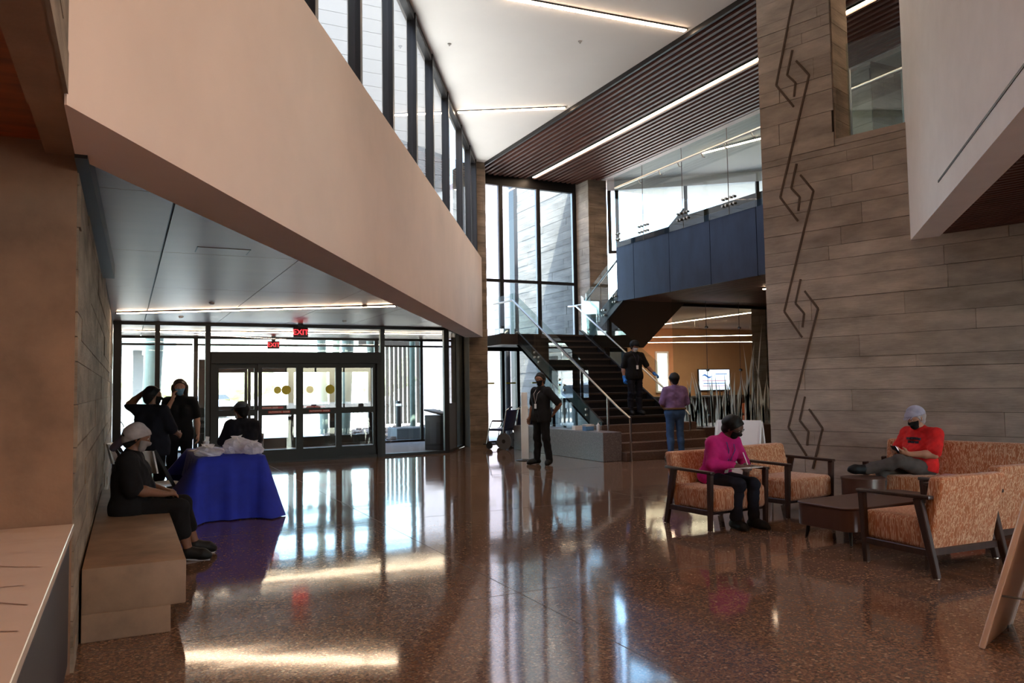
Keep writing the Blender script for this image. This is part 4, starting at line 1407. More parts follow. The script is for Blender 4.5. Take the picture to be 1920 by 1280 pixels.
a_frame('sandwich_board', 'tan sandwich board cut by the right photo edge', (4.78, 2.74, 0), radians(19), 'tan_board', 0.95, 0.62, 0.30)
t = a_frame('sandwich_board', 'white sandwich board behind the woman in magenta', (7.25, 8.0, 0), radians(115), 'white_plastic', 1.02, 0.6, 0.26)
t = thing('sanitiser_kiosk', 'white slim kiosk post with tablet on round black foot', 'kiosk', (7.42, 14.55, 0), radians(-25))
B().lathe([(0.21, 0), (0.21, 0.012), (0.06, 0.03)], 24).build('foot', 'black_plastic', t, smooth=True)
B().box((-0.075, -0.05, 0.02), (0.075, 0.05, 1.12)).build('post', 'white_plastic', t, 0.01, 2)
B().bar((0, 0.0, 1.12), (0, 0.02, 1.40), 0.13, 0.03, up=(0, 1, 0)).build('tablet', 'white_plastic', t, 0.006, 2)
B().bar((0, 0.05, 1.08), (0, 0.03, 1.2), 0.05, 0.05, up=(0, 1, 0)).build('bracket', 'grey_plastic', t)
t = thing('waste_bin', 'dark tall bin in the vestibule at the right glass', 'bin', (6.92, 18.3, 0), radians(30))
B().prism(round_poly(0.2, 0.28, 0.06), 0, 0.85).build('body', 'cabinet', t, 0.01, 2)
B().bar((0, -0.28, 0.87), (0, 0.28, 0.98), 0.40, 0.04).build('lid', 'black_plastic', t, 0.01, 2)
# things on the cheek wall
t = thing('tissue_box', 'blue and white box on the low terrazzo wall', 'box', (8.68, 14.1, 0.58), 0.2)
B().box((-0.11, -0.06, 0), (0.11, 0.06, 0.13)).build('carton', 'blue_box', t, 0.004, 1)
B().box((-0.11, -0.061, 0.09), (0.11, 0.061, 0.131)).build('band', 'paper', t)
t = thing('mask_box', 'small white box left of the blue box', 'box', (8.66, 14.5, 0.58), 0.1)
B().box((-0.1, -0.06, 0), (0.1, 0.06, 0.09)).build('carton', 'paper', t, 0.003, 1)
B().box((-0.06, -0.03, 0.09), (0.06, 0.03, 0.094)).build('opening', 'grey_plastic', t)
t = thing('sanitiser_bottle', 'white pump bottle at the stair end of the low wall', 'bottle', (8.74, 13.8, 0.58))
B().lathe([(0.035, 0), (0.035, 0.13), (0.012, 0.15), (0.012, 0.17)], 14).build('body', 'white_plastic', t, smooth=True)
B().tube([(0, 0, 0.17), (0, 0, 0.2), (0.05, 0, 0.2)], 0.008, 8).build('pump', 'grey_plastic', t)
t = thing('dispenser', 'small white dispenser on the wall behind the stair', 'dispenser', (16.6, 23.9, 1.25))
B().box((-0.12, -0.02, -0.2), (0.12, 0.07, 0.2)).build('body', 'white_plastic', t, 0.02, 2)
B().box((-0.06, -0.03, -0.2), (0.06, -0.02, -0.1)).build('lever', 'grey_plastic', t)
# desk and sofa pieces in the room behind
t = thing('reception_desk', 'dark teal desk in the room behind the etched glass', 'desk', (17.2, 21.4, 0))
B().box((-1.2, -0.35, 0), (1.2, 0.35, 1.05)).build('body', 'cabinet', t, 0.01, 1)
B().box((-1.25, -0.4, 1.05), (1.25, 0.4, 1.1)).build('top', 'grey_plastic', t)
t = thing('red_armchair', 'rust red seat behind the etched reeds', 'chair', (18.6, 19.6, 0), radians(160))
B().box((-0.4, -0.35, 0.15), (0.4, 0.35, 0.45)).build('seat', 'fabric_red', t, 0.04, 2)
B().box((-0.4, -0.42, 0.15), (0.4, -0.28, 0.85)).build('backrest', 'fabric_red', t, 0.04, 2)
for sx in (-0.36, 0.36):
    for sy in (-0.3, 0.3):
        B().box((sx - 0.02, sy - 0.02, 0), (sx + 0.02, sy + 0.02, 0.16)).build('leg', 'walnut', t)


def transport_chair():
    t = thing('wheelchair', '', 'wheelchair', (0, 0, 0), 0, 'navy transport chairs')
    for s in (-1, 1):
        x = s * 0.25
        B().tube([(x, -0.38, 1.0), (x, -0.30, 0.95), (x, -0.2, 0.45), (x, -0.28, 0.2)], 0.015, 8).build('back_tube', 'steel', t)
        B().tube([(x, -0.38, 1.0), (x, -0.46, 1.03)], 0.02, 8).build('grip', 'black_plastic', t)
        B().tube([(x, -0.22, 0.68), (x, 0.12, 0.68), (x, 0.2, 0.5), (x, 0.28, 0.12)], 0.014, 8).build('side_frame', 'steel', t)
        B().box((x - 0.03, -0.2, 0.68), (x + 0.03, 0.1, 0.71)).build('arm_pad', 'black_plastic', t, 0.008, 1)
        w_ = B().tube([(x * 1.12 - 0.02, -0.24, 0.2), (x * 1.12 + 0.02, -0.24, 0.2)], 0.2, 20).build('rear_wheel', 'grey_plastic', t)
        B().tube([(x * 1.12 - 0.025, -0.24, 0.2), (x * 1.12 + 0.025, -0.24, 0.2)], 0.05, 10).build('hub', 'black_plastic', w_)
        B().tube([(x - 0.015, 0.2, 0.09), (x + 0.015, 0.2, 0.09)], 0.09, 14).build('front_wheel', 'rubber', t)
        B().box((x - s * 0.12 - 0.06, 0.26, 0.1), (x - s * 0.12 + 0.06, 0.42, 0.12)).build('footplate', 'black_plastic', t)
    rbox('seat', (-0.24, -0.2, 0.44), (0.24, 0.22, 0.5), 'navy_vinyl', t, 0.015, 2)
    B().bar((0, -0.22, 0.5), (0, -0.31, 0.95), 0.47, 0.03, up=(0, 1, 0)).build('backrest', 'navy_vinyl', t, 0.012, 2)
    return t


wc = transport_chair()
wl_ = ['navy wheelchair nearest the far column', 'navy wheelchair second from the far column', 'navy wheelchair third from the far column', 'navy wheelchair behind the kiosk and standing man']
for i, (x, y) in enumerate(((8.36, 17.62), (8.86, 17.95), (9.42, 18.3), (9.95, 18.65))):
    o = wc if i == 0 else copy_tree(wc)
    o.location = (x - 0.02, y, 0)
    o.rotation_euler = (0, 0, radians(33.5))
    o['label'] = wl_[i]

# ---- check-in table with blue cloth
tb = thing('folding_table', 'folding table hidden under the blue cloth', 'table', (1.14, 10.85, 0))
B().box((-0.37, -0.9, 0.705), (0.37, 0.9, 0.735)).build('table_top', 'white_plastic', tb, 0.006, 1)
for sx in (-0.3, 0.3):
    for sy in (-0.75, 0.75):
        B().tube([(sx, sy, 0), (sx, sy, 0.705)], 0.014, 8).build('leg', 'grey_plastic', tb)
# cloth: draped sheet, top plus skirt with folds flaring to the floor, open at the left rear
vs, fs = [], []
n = 120
per = []
hx, hy, rc = 0.385, 0.915, 0.03
tot = 4 * (hx + hy)
for i in range(n):
    s_ = tot * i / n
    if s_ < 2 * hx:
        p_ = (-hx + s_, -hy); nn = (0, -1)
    elif s_ < 2 * hx + 2 * hy:
        p_ = (hx, -hy + s_ - 2 * hx); nn = (1, 0)
    elif s_ < 4 * hx + 2 * hy:
        p_ = (hx - (s_ - 2 * hx - 2 * hy), hy); nn = (0, 1)
    else:
        p_ = (-hx, hy - (s_ - 4 * hx - 2 * hy)); nn = (-1, 0)
    corner = (abs(abs(p_[0]) - hx) < 0.06 and abs(abs(p_[1]) - hy) < 0.06)
    per.append((p_, nn, corner, s_))
rows = 9
for r_ in range(rows):
    u_ = r_ / (rows - 1)
    for (p_, nn, corner, s_) in per:
        fold = 0.022 * sin(s_ * 21) + 0.014 * sin(s_ * 37 + 1)
        fl = u_ * (0.06 + (0.13 if corner else 0.0)) + fold * u_
        dx = nn[0] * fl + (0.07 * u_ * (1 if p_[0] > 0 else -1) if corner else 0)
        dy = nn[1] * fl + (0.07 * u_ * (1 if p_[1] > 0 else -1) if corner else 0)
        lift = 0.40 if nn[0] < 0 else 0.012
        z_ = 0.742 - u_ * (0.742 - lift)
        vs.append((p_[0] + dx, p_[1] + dy, z_))
for r_ in range(rows - 1):
    for i in range(n):
        j = (i + 1) % n
        fs.append((r_ * n + i, r_ * n + j, (r_ + 1) * n + j, (r_ + 1) * n + i))
fs.append(tuple(range(n - 1, -1, -1)))
tcl = mesh('tablecloth', vs, fs, 'cloth_blue', None, True)
tcl.location = (1.14, 10.85, 0)
tag(tcl, 'royal blue cloth draped to the floor over the folding table', 'tablecloth')


def white_chair(label, loc, rz):
    t = thing('folding_chair', label, 'chair', loc, rz, 'white folding chairs')
    for s in (-1, 1):
        x = s * 0.21
        B().bar((x, -0.24, 0.86), (x, 0.26, 0.0), 0.022, 0.035).build('long_leg', 'black_plastic', t)
        B().bar((x * 0.93, 0.12, 0.44), (x * 0.93, -0.28, 0.0), 0.02, 0.03).build('short_leg', 'black_plastic', t)
    B().box((-0.2, -0.18, 0.43), (0.2, 0.2, 0.46)).build('seat', 'white_plastic', t, 0.012, 2)
    vs = []
    for k_ in range(7):
        u_ = (k_ / 6 - 0.5)
        x_ = u_ * 0.48
        yb = -0.215 - 0.05 * (1 - (2 * u_) ** 2)
        vs += [(x_, yb + 0.01, 0.60), (x_, yb - 0.05, 0.86), (x_, yb - 0.07, 0.855), (x_, yb - 0.012, 0.60)]
    fs = []
    for k_ in range(6):
        a = 4 * k_
        for q in range(4):
            fs.append((a + q, a + (q + 1) % 4, a + 4 + (q + 1) % 4, a + 4 + q))
    fs += [(0, 1, 2, 3), (27, 26, 25, 24)]
    mesh('backrest', vs, fs, 'white_plastic', t, True)


white_chair('white folding chair with black legs beside the blue table', (0.40, 10.22, 0), radians(-60))
white_chair('white folding chair behind the woman on the bench', (0.10, 11.75, 0), radians(-95))
white_chair('white folding chair holding the person behind the blue table', (1.62, 12.62, 0), radians(160))


def bag(label, loc, r, seed, rz=0.0, squash=0.55, el=1.0):
    """crumpled plastic bag: tied blob with creased surface"""
    rr_ = random.Random(seed)
    t = thing('plastic_bag', label, 'bag', loc, rz, 'plastic bags on the blue table')
    n, mth = 22, 12
    ph = [rr_.uniform(0, 6) for _ in range(8)]
    vs, fs = [], []
    for j in range(mth + 1):
        th = pi * j / mth
        for i in range(n):
            a = 2 * pi * i / n
            c_ = 1 + 0.16 * sin(3 * a + ph[0] + 2 * th) + 0.12 * sin(7 * a + ph[1]) * sin(th * 3 + ph[2]) + rr_.uniform(-0.07, 0.07)
            k_ = r * c_
            zz_ = cos(th) * squash
            vs.append((k_ * sin(th) * cos(a) * el, k_ * sin(th) * sin(a), max(r * zz_ * c_ + r * squash * 0.75, 0.002)))
    for j in range(mth):
        for i in range(n):
            fs.append((j * n + i, (j + 1) * n + i, (j + 1) * n + (i + 1) % n, j * n + (i + 1) % n))
    mesh('bag_body', vs, fs, 'bag', t)
    vs, fs = [], []
    for k_ in range(9):
        a = 2 * pi * k_ / 8
        q = rr_.uniform(0.6, 1.2)
        vs += [(0.03 * cos(a), 0.03 * sin(a), r * squash * 1.5), (r * 0.42 * q * cos(a), r * 0.42 * q * sin(a), r * squash * 1.5 + r * 0.35 * q)]
    fs = [(2 * i, 2 * i + 2, 2 * i + 3, 2 * i + 1) for i in range(8)]
    mesh('bag_neck', vs, fs, 'bag', t)


bag('large white plastic bag with raised corner at the right table end', (1.25, 10.45, 0.744), 0.17, 1, 0.4, 0.62)
bag('rounded white plastic bag at the right corner of the table', (1.42, 10.2, 0.744), 0.13, 2, 1.1, 0.6)
bag('flat white plastic bag in the middle of the table', (0.92, 10.22, 0.744), 0.14, 3, 0.2, 0.42, 1.2)
bag('small crumpled white bag left on the table', (0.9, 10.62, 0.744), 0.11, 4, 2.0, 0.5)
t = thing('paper_stack', 'sheets of white paper at the left table edge', 'paper', (0.92, 11.1, 0.744), 0.3)
B().box((-0.13, -0.2, 0), (0.13, 0.2, 0.006)).build('sheets', 'paper', t)
B().bar((-0.1, 0.1, 0.008), (0.1, 0.18, 0.012), 0.2, 0.002).build('top_sheet', 'paper', t)
t = thing('plastic_cup', 'clear cup with wipes standing on the table', 'cup', (0.98, 11.45, 0.744))
B().lathe([(0.032, 0), (0.042, 0.11), (0.04, 0.11), (0.03, 0.005)], 16).build('cup', 'white_plastic', t, smooth=True)
B().bar((0, 0, 0.05), (0.02, 0.01, 0.17), 0.05, 0.01, up=(0, 1, 0)).build('wipes', 'paper', t)

# ================================================================ people
# each figure is one continuous surface grown round a posed skeleton (distance field -> surface nets)
V3 = lambda *a: np.array(a, dtype=np.float64)


def nrm(v):
    return v / (np.linalg.norm(v) + 1e-9)


def field_mesh(prims, h, k=0.03, inflate=0.0, cuts=(), wrinkle=0.0, seed=0):
    """prims: (a, ra, b, rb) round cones; cuts: (point, normal) keep the side where (p-point).normal < 0"""
    P = []
    for a, ra, b, rb in prims:
        P.append((np.asarray(a, float), ra + inflate, np.asarray(b, float), rb + inflate))
    lo = np.min([np.minimum(a - ra, b - rb) for a, ra, b, rb in P], axis=0) - 3 * h - abs(wrinkle)
    hi = np.max([np.maximum(a + ra, b + rb) for a, ra, b, rb in P], axis=0) + 3 * h + abs(wrinkle)
    n = np.ceil((hi - lo) / h).astype(int) + 1
    ax = [lo[i] + h * np.arange(n[i]) for i in range(3)]
    D = np.full(tuple(n), 0.25, dtype=np.float32)
    for a, ra, b, rb in P:
        pad = k + 4 * h
        bl = np.minimum(a - ra, b - rb) - pad
        bh = np.maximum(a + ra, b + rb) + pad
        s0 = np.maximum(np.floor((bl - lo) / h).astype(int), 0)
        s1 = np.minimum(np.ceil((bh - lo) / h).astype(int) + 1, n)
        sl = tuple(slice(s0[i], s1[i]) for i in range(3))
        x = ax[0][sl[0]][:, None, None]
        y = ax[1][sl[1]][None, :, None]
        z = ax[2][sl[2]][None, None, :]
        d = b - a
        L2 = float(d @ d) + 1e-12
        t = np.clip(((x - a[0]) * d[0] + (y - a[1]) * d[1] + (z - a[2]) * d[2]) / L2, 0, 1)
        q = np.sqrt((x - a[0] - t * d[0]) ** 2 + (y - a[1] - t * d[1]) ** 2 + (z - a[2] - t * d[2]) ** 2) - (ra + (rb - ra) * t)
        o = D[sl]
        kk = min(k, 1.1 * min(ra, rb) + 0.004)
        hh = np.clip(0.5 + 0.5 * (o - q) / kk, 0, 1)
        D[sl] = (o + (q - o) * hh - kk * hh * (1 - hh)).astype(np.float32)
    X, Y, Zz = np.meshgrid(ax[0], ax[1], ax[2], indexing='ij', sparse=True)
    if wrinkle:
        r_ = np.random.RandomState(seed)
        for i in range(5):
            w_ = r_.normal(size=3) * (16 + 9 * i)
            D += (wrinkle / (1 + 0.5 * i) * np.sin(w_[0] * X + w_[1] * Y + w_[2] * 1.2 * Zz + r_.uniform(0, 6))).astype(np.float32)
    for p, nn in cuts:
        D = np.maximum(D, ((X - p[0]) * nn[0] + (Y - p[1]) * nn[1] + (Zz - p[2]) * nn[2]).astype(np.float32))
    D[0], D[-1], D[:, 0], D[:, -1], D[:, :, 0], D[:, :, -1] = 0.25, 0.25, 0.25, 0.25, 0.25, 0.25
    S = D < 0
    cs = [S[i:S.shape[0] - 1 + i, j:S.shape[1] - 1 + j, l:S.shape[2] - 1 + l] for i in (0, 1) for j in (0, 1) for l in (0, 1)]
    anyb = np.zeros(cs[0].shape, bool)
    allb = np.ones(cs[0].shape, bool)
    for c in cs:
        anyb |= c
        allb &= c
    act = anyb & ~allb
    I = np.argwhere(act)
    if len(I) == 0:
        return [], []
    acc = np.zeros((len(I), 3))
    cnt = np.zeros(len(I))
    off = [(i, j, l) for i in (0, 1) for j in (0, 1) for l in (0, 1)]
    for A in range(8):
        for Bq in range(A + 1, 8):
            oa, ob = np.array(off[A]), np.array(off[Bq])
            if np.abs(oa - ob).sum() != 1:
                continue
            da = D[tuple((I + oa).T)]
            db = D[tuple((I + ob).T)]
            m_ = (da < 0) != (db < 0)
            t = np.where(m_, da / np.where(m_, da - db, 1), 0)
            acc += np.where(m_[:, None], oa + (ob - oa) * t[:, None], 0)
            cnt += m_
    vs = lo + h * (I + acc / cnt[:, None])
    idx = np.full(act.shape, -1, dtype=np.int64)
    idx[tuple(I.T)] = np.arange(len(I))
    fs = []
    for d in range(3):
        e = [0, 0, 0]
        e[d] = 1
        u, v = (d + 1) % 3, (d + 2) % 3
        s0 = S[tuple(slice(0, S.shape[i] - e[i]) for i in range(3))]
        s1 = S[tuple(slice(e[i], S.shape[i]) for i in range(3))]
        E = np.argwhere(s0 != s1)
        E = E[(E[:, u] > 0) & (E[:, v] > 0) & (E[:, u] < S.shape[u] - 1) & (E[:, v] < S.shape[v] - 1)]
        sg = s0[tuple(E.T)]
        du, dv = np.zeros(3, int), np.zeros(3, int)
        du[u] = 1
        dv[v] = 1
        q = np.stack([idx[tuple((E - du - dv).T)], idx[tuple((E - dv).T)], idx[tuple(E.T)], idx[tuple((E - du).T)]], 1)
        q = np.where(sg[:, None], q, q[:, ::-1])
        fs.append(q[(q >= 0).all(1)])
    return vs, np.concatenate(fs)


def fobj(name, prims, h, m, parent, **kw):
    vs, fs = field_mesh(prims, h, **kw)
    if len(vs) == 0:
        return None
    me = bpy.data.meshes.new(name)
    me.vertices.add(len(vs))
    me.vertices.foreach_set('co', np.asarray(vs, np.float32).ravel())
    me.loops.add(len(fs) * 4)
    me.loops.foreach_set('vertex_index', np.asarray(fs, np.int32).ravel())
    me.polygons.add(len(fs))
    me.polygons.foreach_set('loop_start', np.arange(0, 4 * len(fs), 4, dtype=np.int32))
    me.update(calc_edges=True)
    me.polygons.foreach_set('use_smooth', [True] * len(fs))
    me.materials.append(M[m] if isinstance(m, str) else m)
    return link(bpy.data.objects.new(name, me), parent)


def hand_prims(wr, d, palm_n, side, curl=0.5, s=1.0):
    """palm and five fingers: d = pointing direction, palm_n = direction the palm faces, side = thumb side"""
    d, palm_n = nrm(d), nrm(palm_n - np.dot(palm_n, nrm(d)) * nrm(d))
    sd = nrm(np.cross(d, palm_n)) * side
    out = []
    for o_ in (-0.026, -0.009, 0.009, 0.026):
        out.append((wr + d * 0.012 * s + sd * o_ * 0.6 * s, 0.017 * s, wr + d * 0.085 * s + sd * o_ * s, 0.0135 * s))
    for o_, l_ in ((0.030, 0.066), (0.010, 0.076), (-0.010, 0.070), (-0.029, 0.054)):
        base = wr + d * 0.088 * s + sd * o_ * s
        a1 = curl * 0.9
        d1 = nrm(d * cos(a1) + palm_n * sin(a1))
        mid = base + d1 * l_ * 0.52 * s
        a2 = curl * 2.0
        d2 = nrm(d * cos(a2) + palm_n * sin(a2))
        out.append((base, 0.0098 * s, mid, 0.0092 * s))
        out.append((mid, 0.0092 * s, mid + d2 * l_ * 0.5 * s, 0.0075 * s))
    tb_ = wr + d * 0.028 * s + sd * 0.024 * s
    tm = tb_ + nrm(d * 0.7 + sd * 0.75 + palm_n * 0.3) * 0.042 * s
    out.append((tb_, 0.014 * s, tm, 0.0115 * s))
    out.append((tm, 0.0112 * s, tm + nrm(d * 0.9 + sd * 0.15 + palm_n * 0.4) * 0.034 * s, 0.009 * s))
    return out


def person(label, loc, rz, J, look, s=1.0, h=0.009):
    """J: joints in the figure's own frame (faces +y). look: materials and garment options"""
    t = thing('person', label, 'person', loc, rz)
    J = {k_: np.array(v_, float) * s for k_, v_ in J.items() if not isinstance(v_, (str,))}
    b = look.get('bulk', 1.0)
    up = nrm(J['head'] - J['neck'])
    fw = J['face'] / s
    fw = nrm(fw - np.dot(fw, up) * up)
    rt = nrm(np.cross(fw, up))
    H = J['head']
    pel, ch = J['pelvis'], J['chest']
    hx_ = nrm(J['hpR'] - J['hpL'])
    sx_ = nrm(J['shR'] - J['shL'])
    bend = nrm(ch - pel)
    fwd_t = nrm(np.cross(bend, sx_)) * -1
    if np.dot(fwd_t, V3(0, 1, 0)) < 0 and not look.get('flip'):
        fwd_t = -fwd_t
    torso = []
    wst = pel * 0.55 + ch * 0.45
    for sg in (-1, 1):
        torso.append((pel + hx_ * sg * 0.075 * s * b, 0.112 * s * b, wst + hx_ * sg * 0.062 * s * b, 0.105 * s * b))
        torso.append((wst + hx_ * sg * 0.062 * s * b, 0.105 * s * b, ch + sx_ * sg * 0.082 * s * b, 0.112 * s * b))
    if b > 1.05:
        torso.append((wst + fwd_t * 0.05 * s, 0.12 * s * b, pel + fwd_t * 0.05 * s + bend * 0.1 * s, 0.115 * s * b))
    mid_s = (J['shL'] + J['shR']) / 2
    if look.get('bust'):
        for sg in (-1, 1):
            c_ = ch + sx_ * sg * 0.075 * s + fwd_t * 0.085 * s
            torso.append((c_, 0.06 * s, c_ - bend * 0.03 * s, 0.06 * s))
    torso.append((J['shL'] * 0.85 + mid_s * 0.15, 0.060 * s * b, J['shR'] * 0.85 + mid_s * 0.15, 0.060 * s * b))
    for S_ in 'LR':
        torso.append((J['neck'] - up * 0.035 * s, 0.05 * s, J['sh' + S_], 0.05 * s * b))
    torso.append((ch, 0.10 * s * b, J['neck'] - up * 0.02 * s, 0.062 * s))
    neck = [(J['neck'] - up * 0.03 * s, 0.058 * s, H - up * 0.05 * s - fw * 0.012 * s, 0.054 * s)]
    head = [(H + up * 0.035 * s - fw * 0.018 * s, 0.090 * s, H + up * 0.02 * s + fw * 0.02 * s, 0.080 * s),
            (H + up * 0.01 * s + fw * 0.025 * s, 0.072 * s, H - up * 0.075 * s + fw * 0.048 * s, 0.042 * s)]
    face = [(H + up * 0.012 * s + fw * 0.093 * s, 0.010 * s, H - up * 0.028 * s + fw * 0.108 * s, 0.015 * s),
            (H - up * 0.062 * s + fw * 0.083 * s + rt * 0.018 * s, 0.010 * s, H - up * 0.062 * s + fw * 0.083 * s - rt * 0.018 * s, 0.010 * s),
            (H + up * 0.032 * s + fw * 0.082 * s + rt * 0.035 * s, 0.012 * s, H + up * 0.032 * s + fw * 0.082 * s - rt * 0.035 * s, 0.012 * s)]
    for sg in (-1, 1):
        face.append((H + rt * sg * 0.084 * s + up * 0.012 * s, 0.012 * s, H + rt * sg * 0.08 * s - up * 0.028 * s, 0.010 * s))
    arms, sleeves, hands = [], [], []
    fs_ = look.get('sleeve', 0.75)
    for S_ in 'LR':
        sh, el, wr = J['sh' + S_], J['el' + S_], J['wr' + S_]
        ab = look.get('arm', 1.0)
        arms.append((sh, 0.056 * s * ab, el, 0.043 * s * ab))
        arms.append((el, 0.043 * s * ab, el * 0.65 + wr * 0.35, 0.042 * s * ab))
        arms.append((el * 0.65 + wr * 0.35, 0.042 * s * ab, wr, 0.027 * s * ab))
        hd = J.get('hd' + S_)
        hd = (wr - el) if hd is None else hd
        pn = J.get('pn' + S_)
        pn = (-sx_ if S_ == 'R' else sx_) if pn is None else pn
        hands += hand_prims(wr, hd, pn, 1 if S_ == 'R' else -1, look.get('curl' + S_, 0.5), s)
        if fs_ <= 1:
            e_ = sh + (el - sh) * fs_
            sleeves.append((sh, 0.062 * s * b, e_, 0.060 * s * ab))
        else:
            e_ = el + (wr - el) * (fs_ - 1)
            sleeves.append((sh, 0.060 * s * b, el, 0.046 * s * ab))
            sleeves.append((el, 0.046 * s * ab, e_, 0.034 * s * ab))
    legs, shoes, soles = [], [], []
    lb = look.get('leg', 1.0)
    for S_ in 'LR':
        hp, kn, an, toe = J['hp' + S_], J['kn' + S_], J['an' + S_], J['toe' + S_]
        legs.append((hp, 0.092 * s * lb, kn, 0.060 * s * lb))
        cf_ = kn * 0.68 + an * 0.32
        bk = nrm(np.cross(np.cross(toe - an, an - kn), an - kn)) * 0.018 * s
        bk = bk if np.dot(bk, toe - an) < 0 else -bk
        legs.append((kn, 0.058 * s * lb, cf_ + bk, 0.057 * s * lb))
        legs.append((cf_ + bk, 0.057 * s * lb, an, 0.038 * s))
        fd = nrm(toe - an)
        dn = nrm(an - kn)
        dn = nrm(dn - np.dot(dn, fd) * fd * 0.6)
        heel = an + dn * 0.035 * s - fd * 0.035 * s
        ball = toe - fd * 0.05 * s
        shoes.append((heel, 0.040 * s, ball, 0.038 * s))
        shoes.append((an, 0.044 * s, ball, 0.036 * s))
        shoes.append((ball, 0.040 * s, toe, 0.030 * s))
        so_ = dn * 0.040 * s
        soles.append((heel + so_ * 0.55, 0.034 * s, ball + so_ * 0.75, 0.034 * s))
        soles.append((ball + so_ * 0.75, 0.034 * s, toe + so_ * 0.5, 0.026 * s))
    skin = look['skin']
    fobj('body', torso + neck + head + face + arms + hands + [(a_, r1 * 0.93, b_, r2 * 0.93) for a_, r1, b_, r2 in legs + shoes], h, skin, t, k=0.022 * s)
    # clothes
    kk = dict(k=0.035 * s)
    shirt = torso[:]
    hem = look.get('hem', 0.0)
    for sg in (-1, 1):
        shirt.append((pel + hx_ * sg * 0.075 * s * b, 0.118 * s * b, pel + hx_ * sg * 0.08 * s * b - bend * hem * s, 0.118 * s * b))
    cuts = [(J['neck'] + up * 0.026 * s, up), (pel - bend * (0.055 + hem) * s, -bend)]
    if look.get('belt'):
        cuts[1] = (pel + bend * 0.06 * s, -bend)
    if look.get('nohemcut'):
        cuts = cuts[:1]
    fobj('shirt', shirt + sleeves, h, look['shirt'], t, inflate=0.013 * s, wrinkle=0.0028, seed=len(label), cuts=cuts, **kk)
    if look.get('collar', True):
        c0 = J['neck'] + up * 0.008 * s
        cp = []
        for i in range(10):
            a0, a1 = 2 * pi * i / 10, 2 * pi * (i + 1) / 10
            f0 = c0 + (rt * cos(a0) + fw * sin(a0)) * 0.068 * s - up * 0.025 * s * max(sin(a0), 0)
            f1 = c0 + (rt * cos(a1) + fw * sin(a1)) * 0.068 * s - up * 0.025 * s * max(sin(a1), 0)
            cp.append((f0, 0.014 * s, f1, 0.014 * s))
        fobj('collar', cp, 0.007, look['shirt'], t, k=0.01)
    trou = [(pel + hx_ * 0.075 * s * b, 0.113 * s * b, pel - hx_ * 0.075 * s * b, 0.113 * s * b), (pel - bend * 0.03 * s, 0.10 * s * b, pel + bend * 0.05 * s, 0.10 * s * b)]
    tf = look.get('trouser', 1.0)
    tl = []
    for i, (a_, r1, b_, r2) in enumerate(legs):
        if i % 3 == 2:
            e_ = a_ + (b_ - a_) * tf
            tl.append((a_, r1, e_, max(r2 + 0.012 * s, r1 * (1 - tf) + (r2 + 0.014 * s) * tf)))
        else:
            tl.append((a_, r1, b_, r2))
    fobj('trousers', trou + tl, h, look['trousers'], t, inflate=0.012 * s, wrinkle=0.003, seed=3 + len(label),
         cuts=[] if J['knL'][1] > 0.3 * s else [(pel + bend * 0.10 * s, bend)], **kk)
    if look.get('belt'):
        fobj('belt', [(pel + hx_ * 0.078 * s * b + bend * 0.075 * s, 0.113 * s * b, pel - hx_ * 0.078 * s * b + bend * 0.075 * s, 0.113 * s * b)], h, look['belt'], t, inflate=0.026 * s,
             cuts=[(pel + bend * 0.098 * s, bend), (pel + bend * 0.058 * s, -bend)], k=0.03)
    for i in range(2):
        so = fobj('shoe', shoes[3 * i:3 * i + 3], 0.008, look.get('shoes', 'black_plastic'), t, inflate=0.008 * s, k=0.03)
        fobj('sole', soles[2 * i:2 * i + 2], 0.008, look.get('sole', 'rubber'), so, k=0.02)
    # head wear
    hr = look.get('hair')
    if hr:
        hp_ = [(a_, r_, b_, r2) for a_, r_, b_, r2 in head[:1]]
        extra = []
        if look.get('longhair'):
            L_ = look['longhair'] * s
            for sg in (-1, 0, 1):
                extra.append((H + rt * sg * 0.06 * s - fw * 0.05 * s, 0.055 * s, H + rt * sg * 0.085 * s - fw * 0.065 * s - up * L_, 0.032 * s))
            for sg in (-1, 1):
                extra.append((H + rt * sg * 0.085 * s + up * 0.02 * s, 0.03 * s, H + rt * sg * 0.095 * s - up * L_ * 0.9 - fw * 0.01 * s, 0.024 * s))
        elif look.get('bun'):
            extra.append((H - fw * 0.12 * s + up * 0.0 * s, 0.045 * s, H - fw * 0.13 * s - up * 0.02 * s, 0.04 * s))
        nape = (H - fw * 0.055 * s + up * 0.0 * s, 0.074 * s, H - fw * 0.052 * s - up * 0.055 * s, 0.052 * s)
        cut = nrm(fw * 0.9 - up * 0.55)
        fobj('hair', hp_ + [nape], 0.007, hr, t, inflate=0.013 * s * look.get('volume', 1.0), wrinkle=0.0025, k=0.03,
             cuts=[(H + fw * 0.050 * s + up * 0.028 * s, cut)])
        if extra:
            fobj('hair_lengths', extra, 0.008, hr, t, inflate=0.004, wrinkle=0.003, k=0.03)
    if look.get('cap'):
        cp = fobj('cap', head[:1], 0.007, look['cap'], t, inflate=0.024 * s, k=0.02, cuts=[(H + up * 0.040 * s, -nrm(up - fw * 0.1))])
        br = []
        for sg in (-2, -1, 0, 1, 2):
            br.append((H + up * 0.052 * s + fw * 0.07 * s + rt * sg * 0.022 * s, 0.007 * s, H + up * 0.04 * s + fw * (0.165 - 0.008 * sg * sg) * s + rt * sg * 0.026 * s, 0.006 * s))
        fobj('brim', br, 0.006, look['cap'], cp, k=0.03)
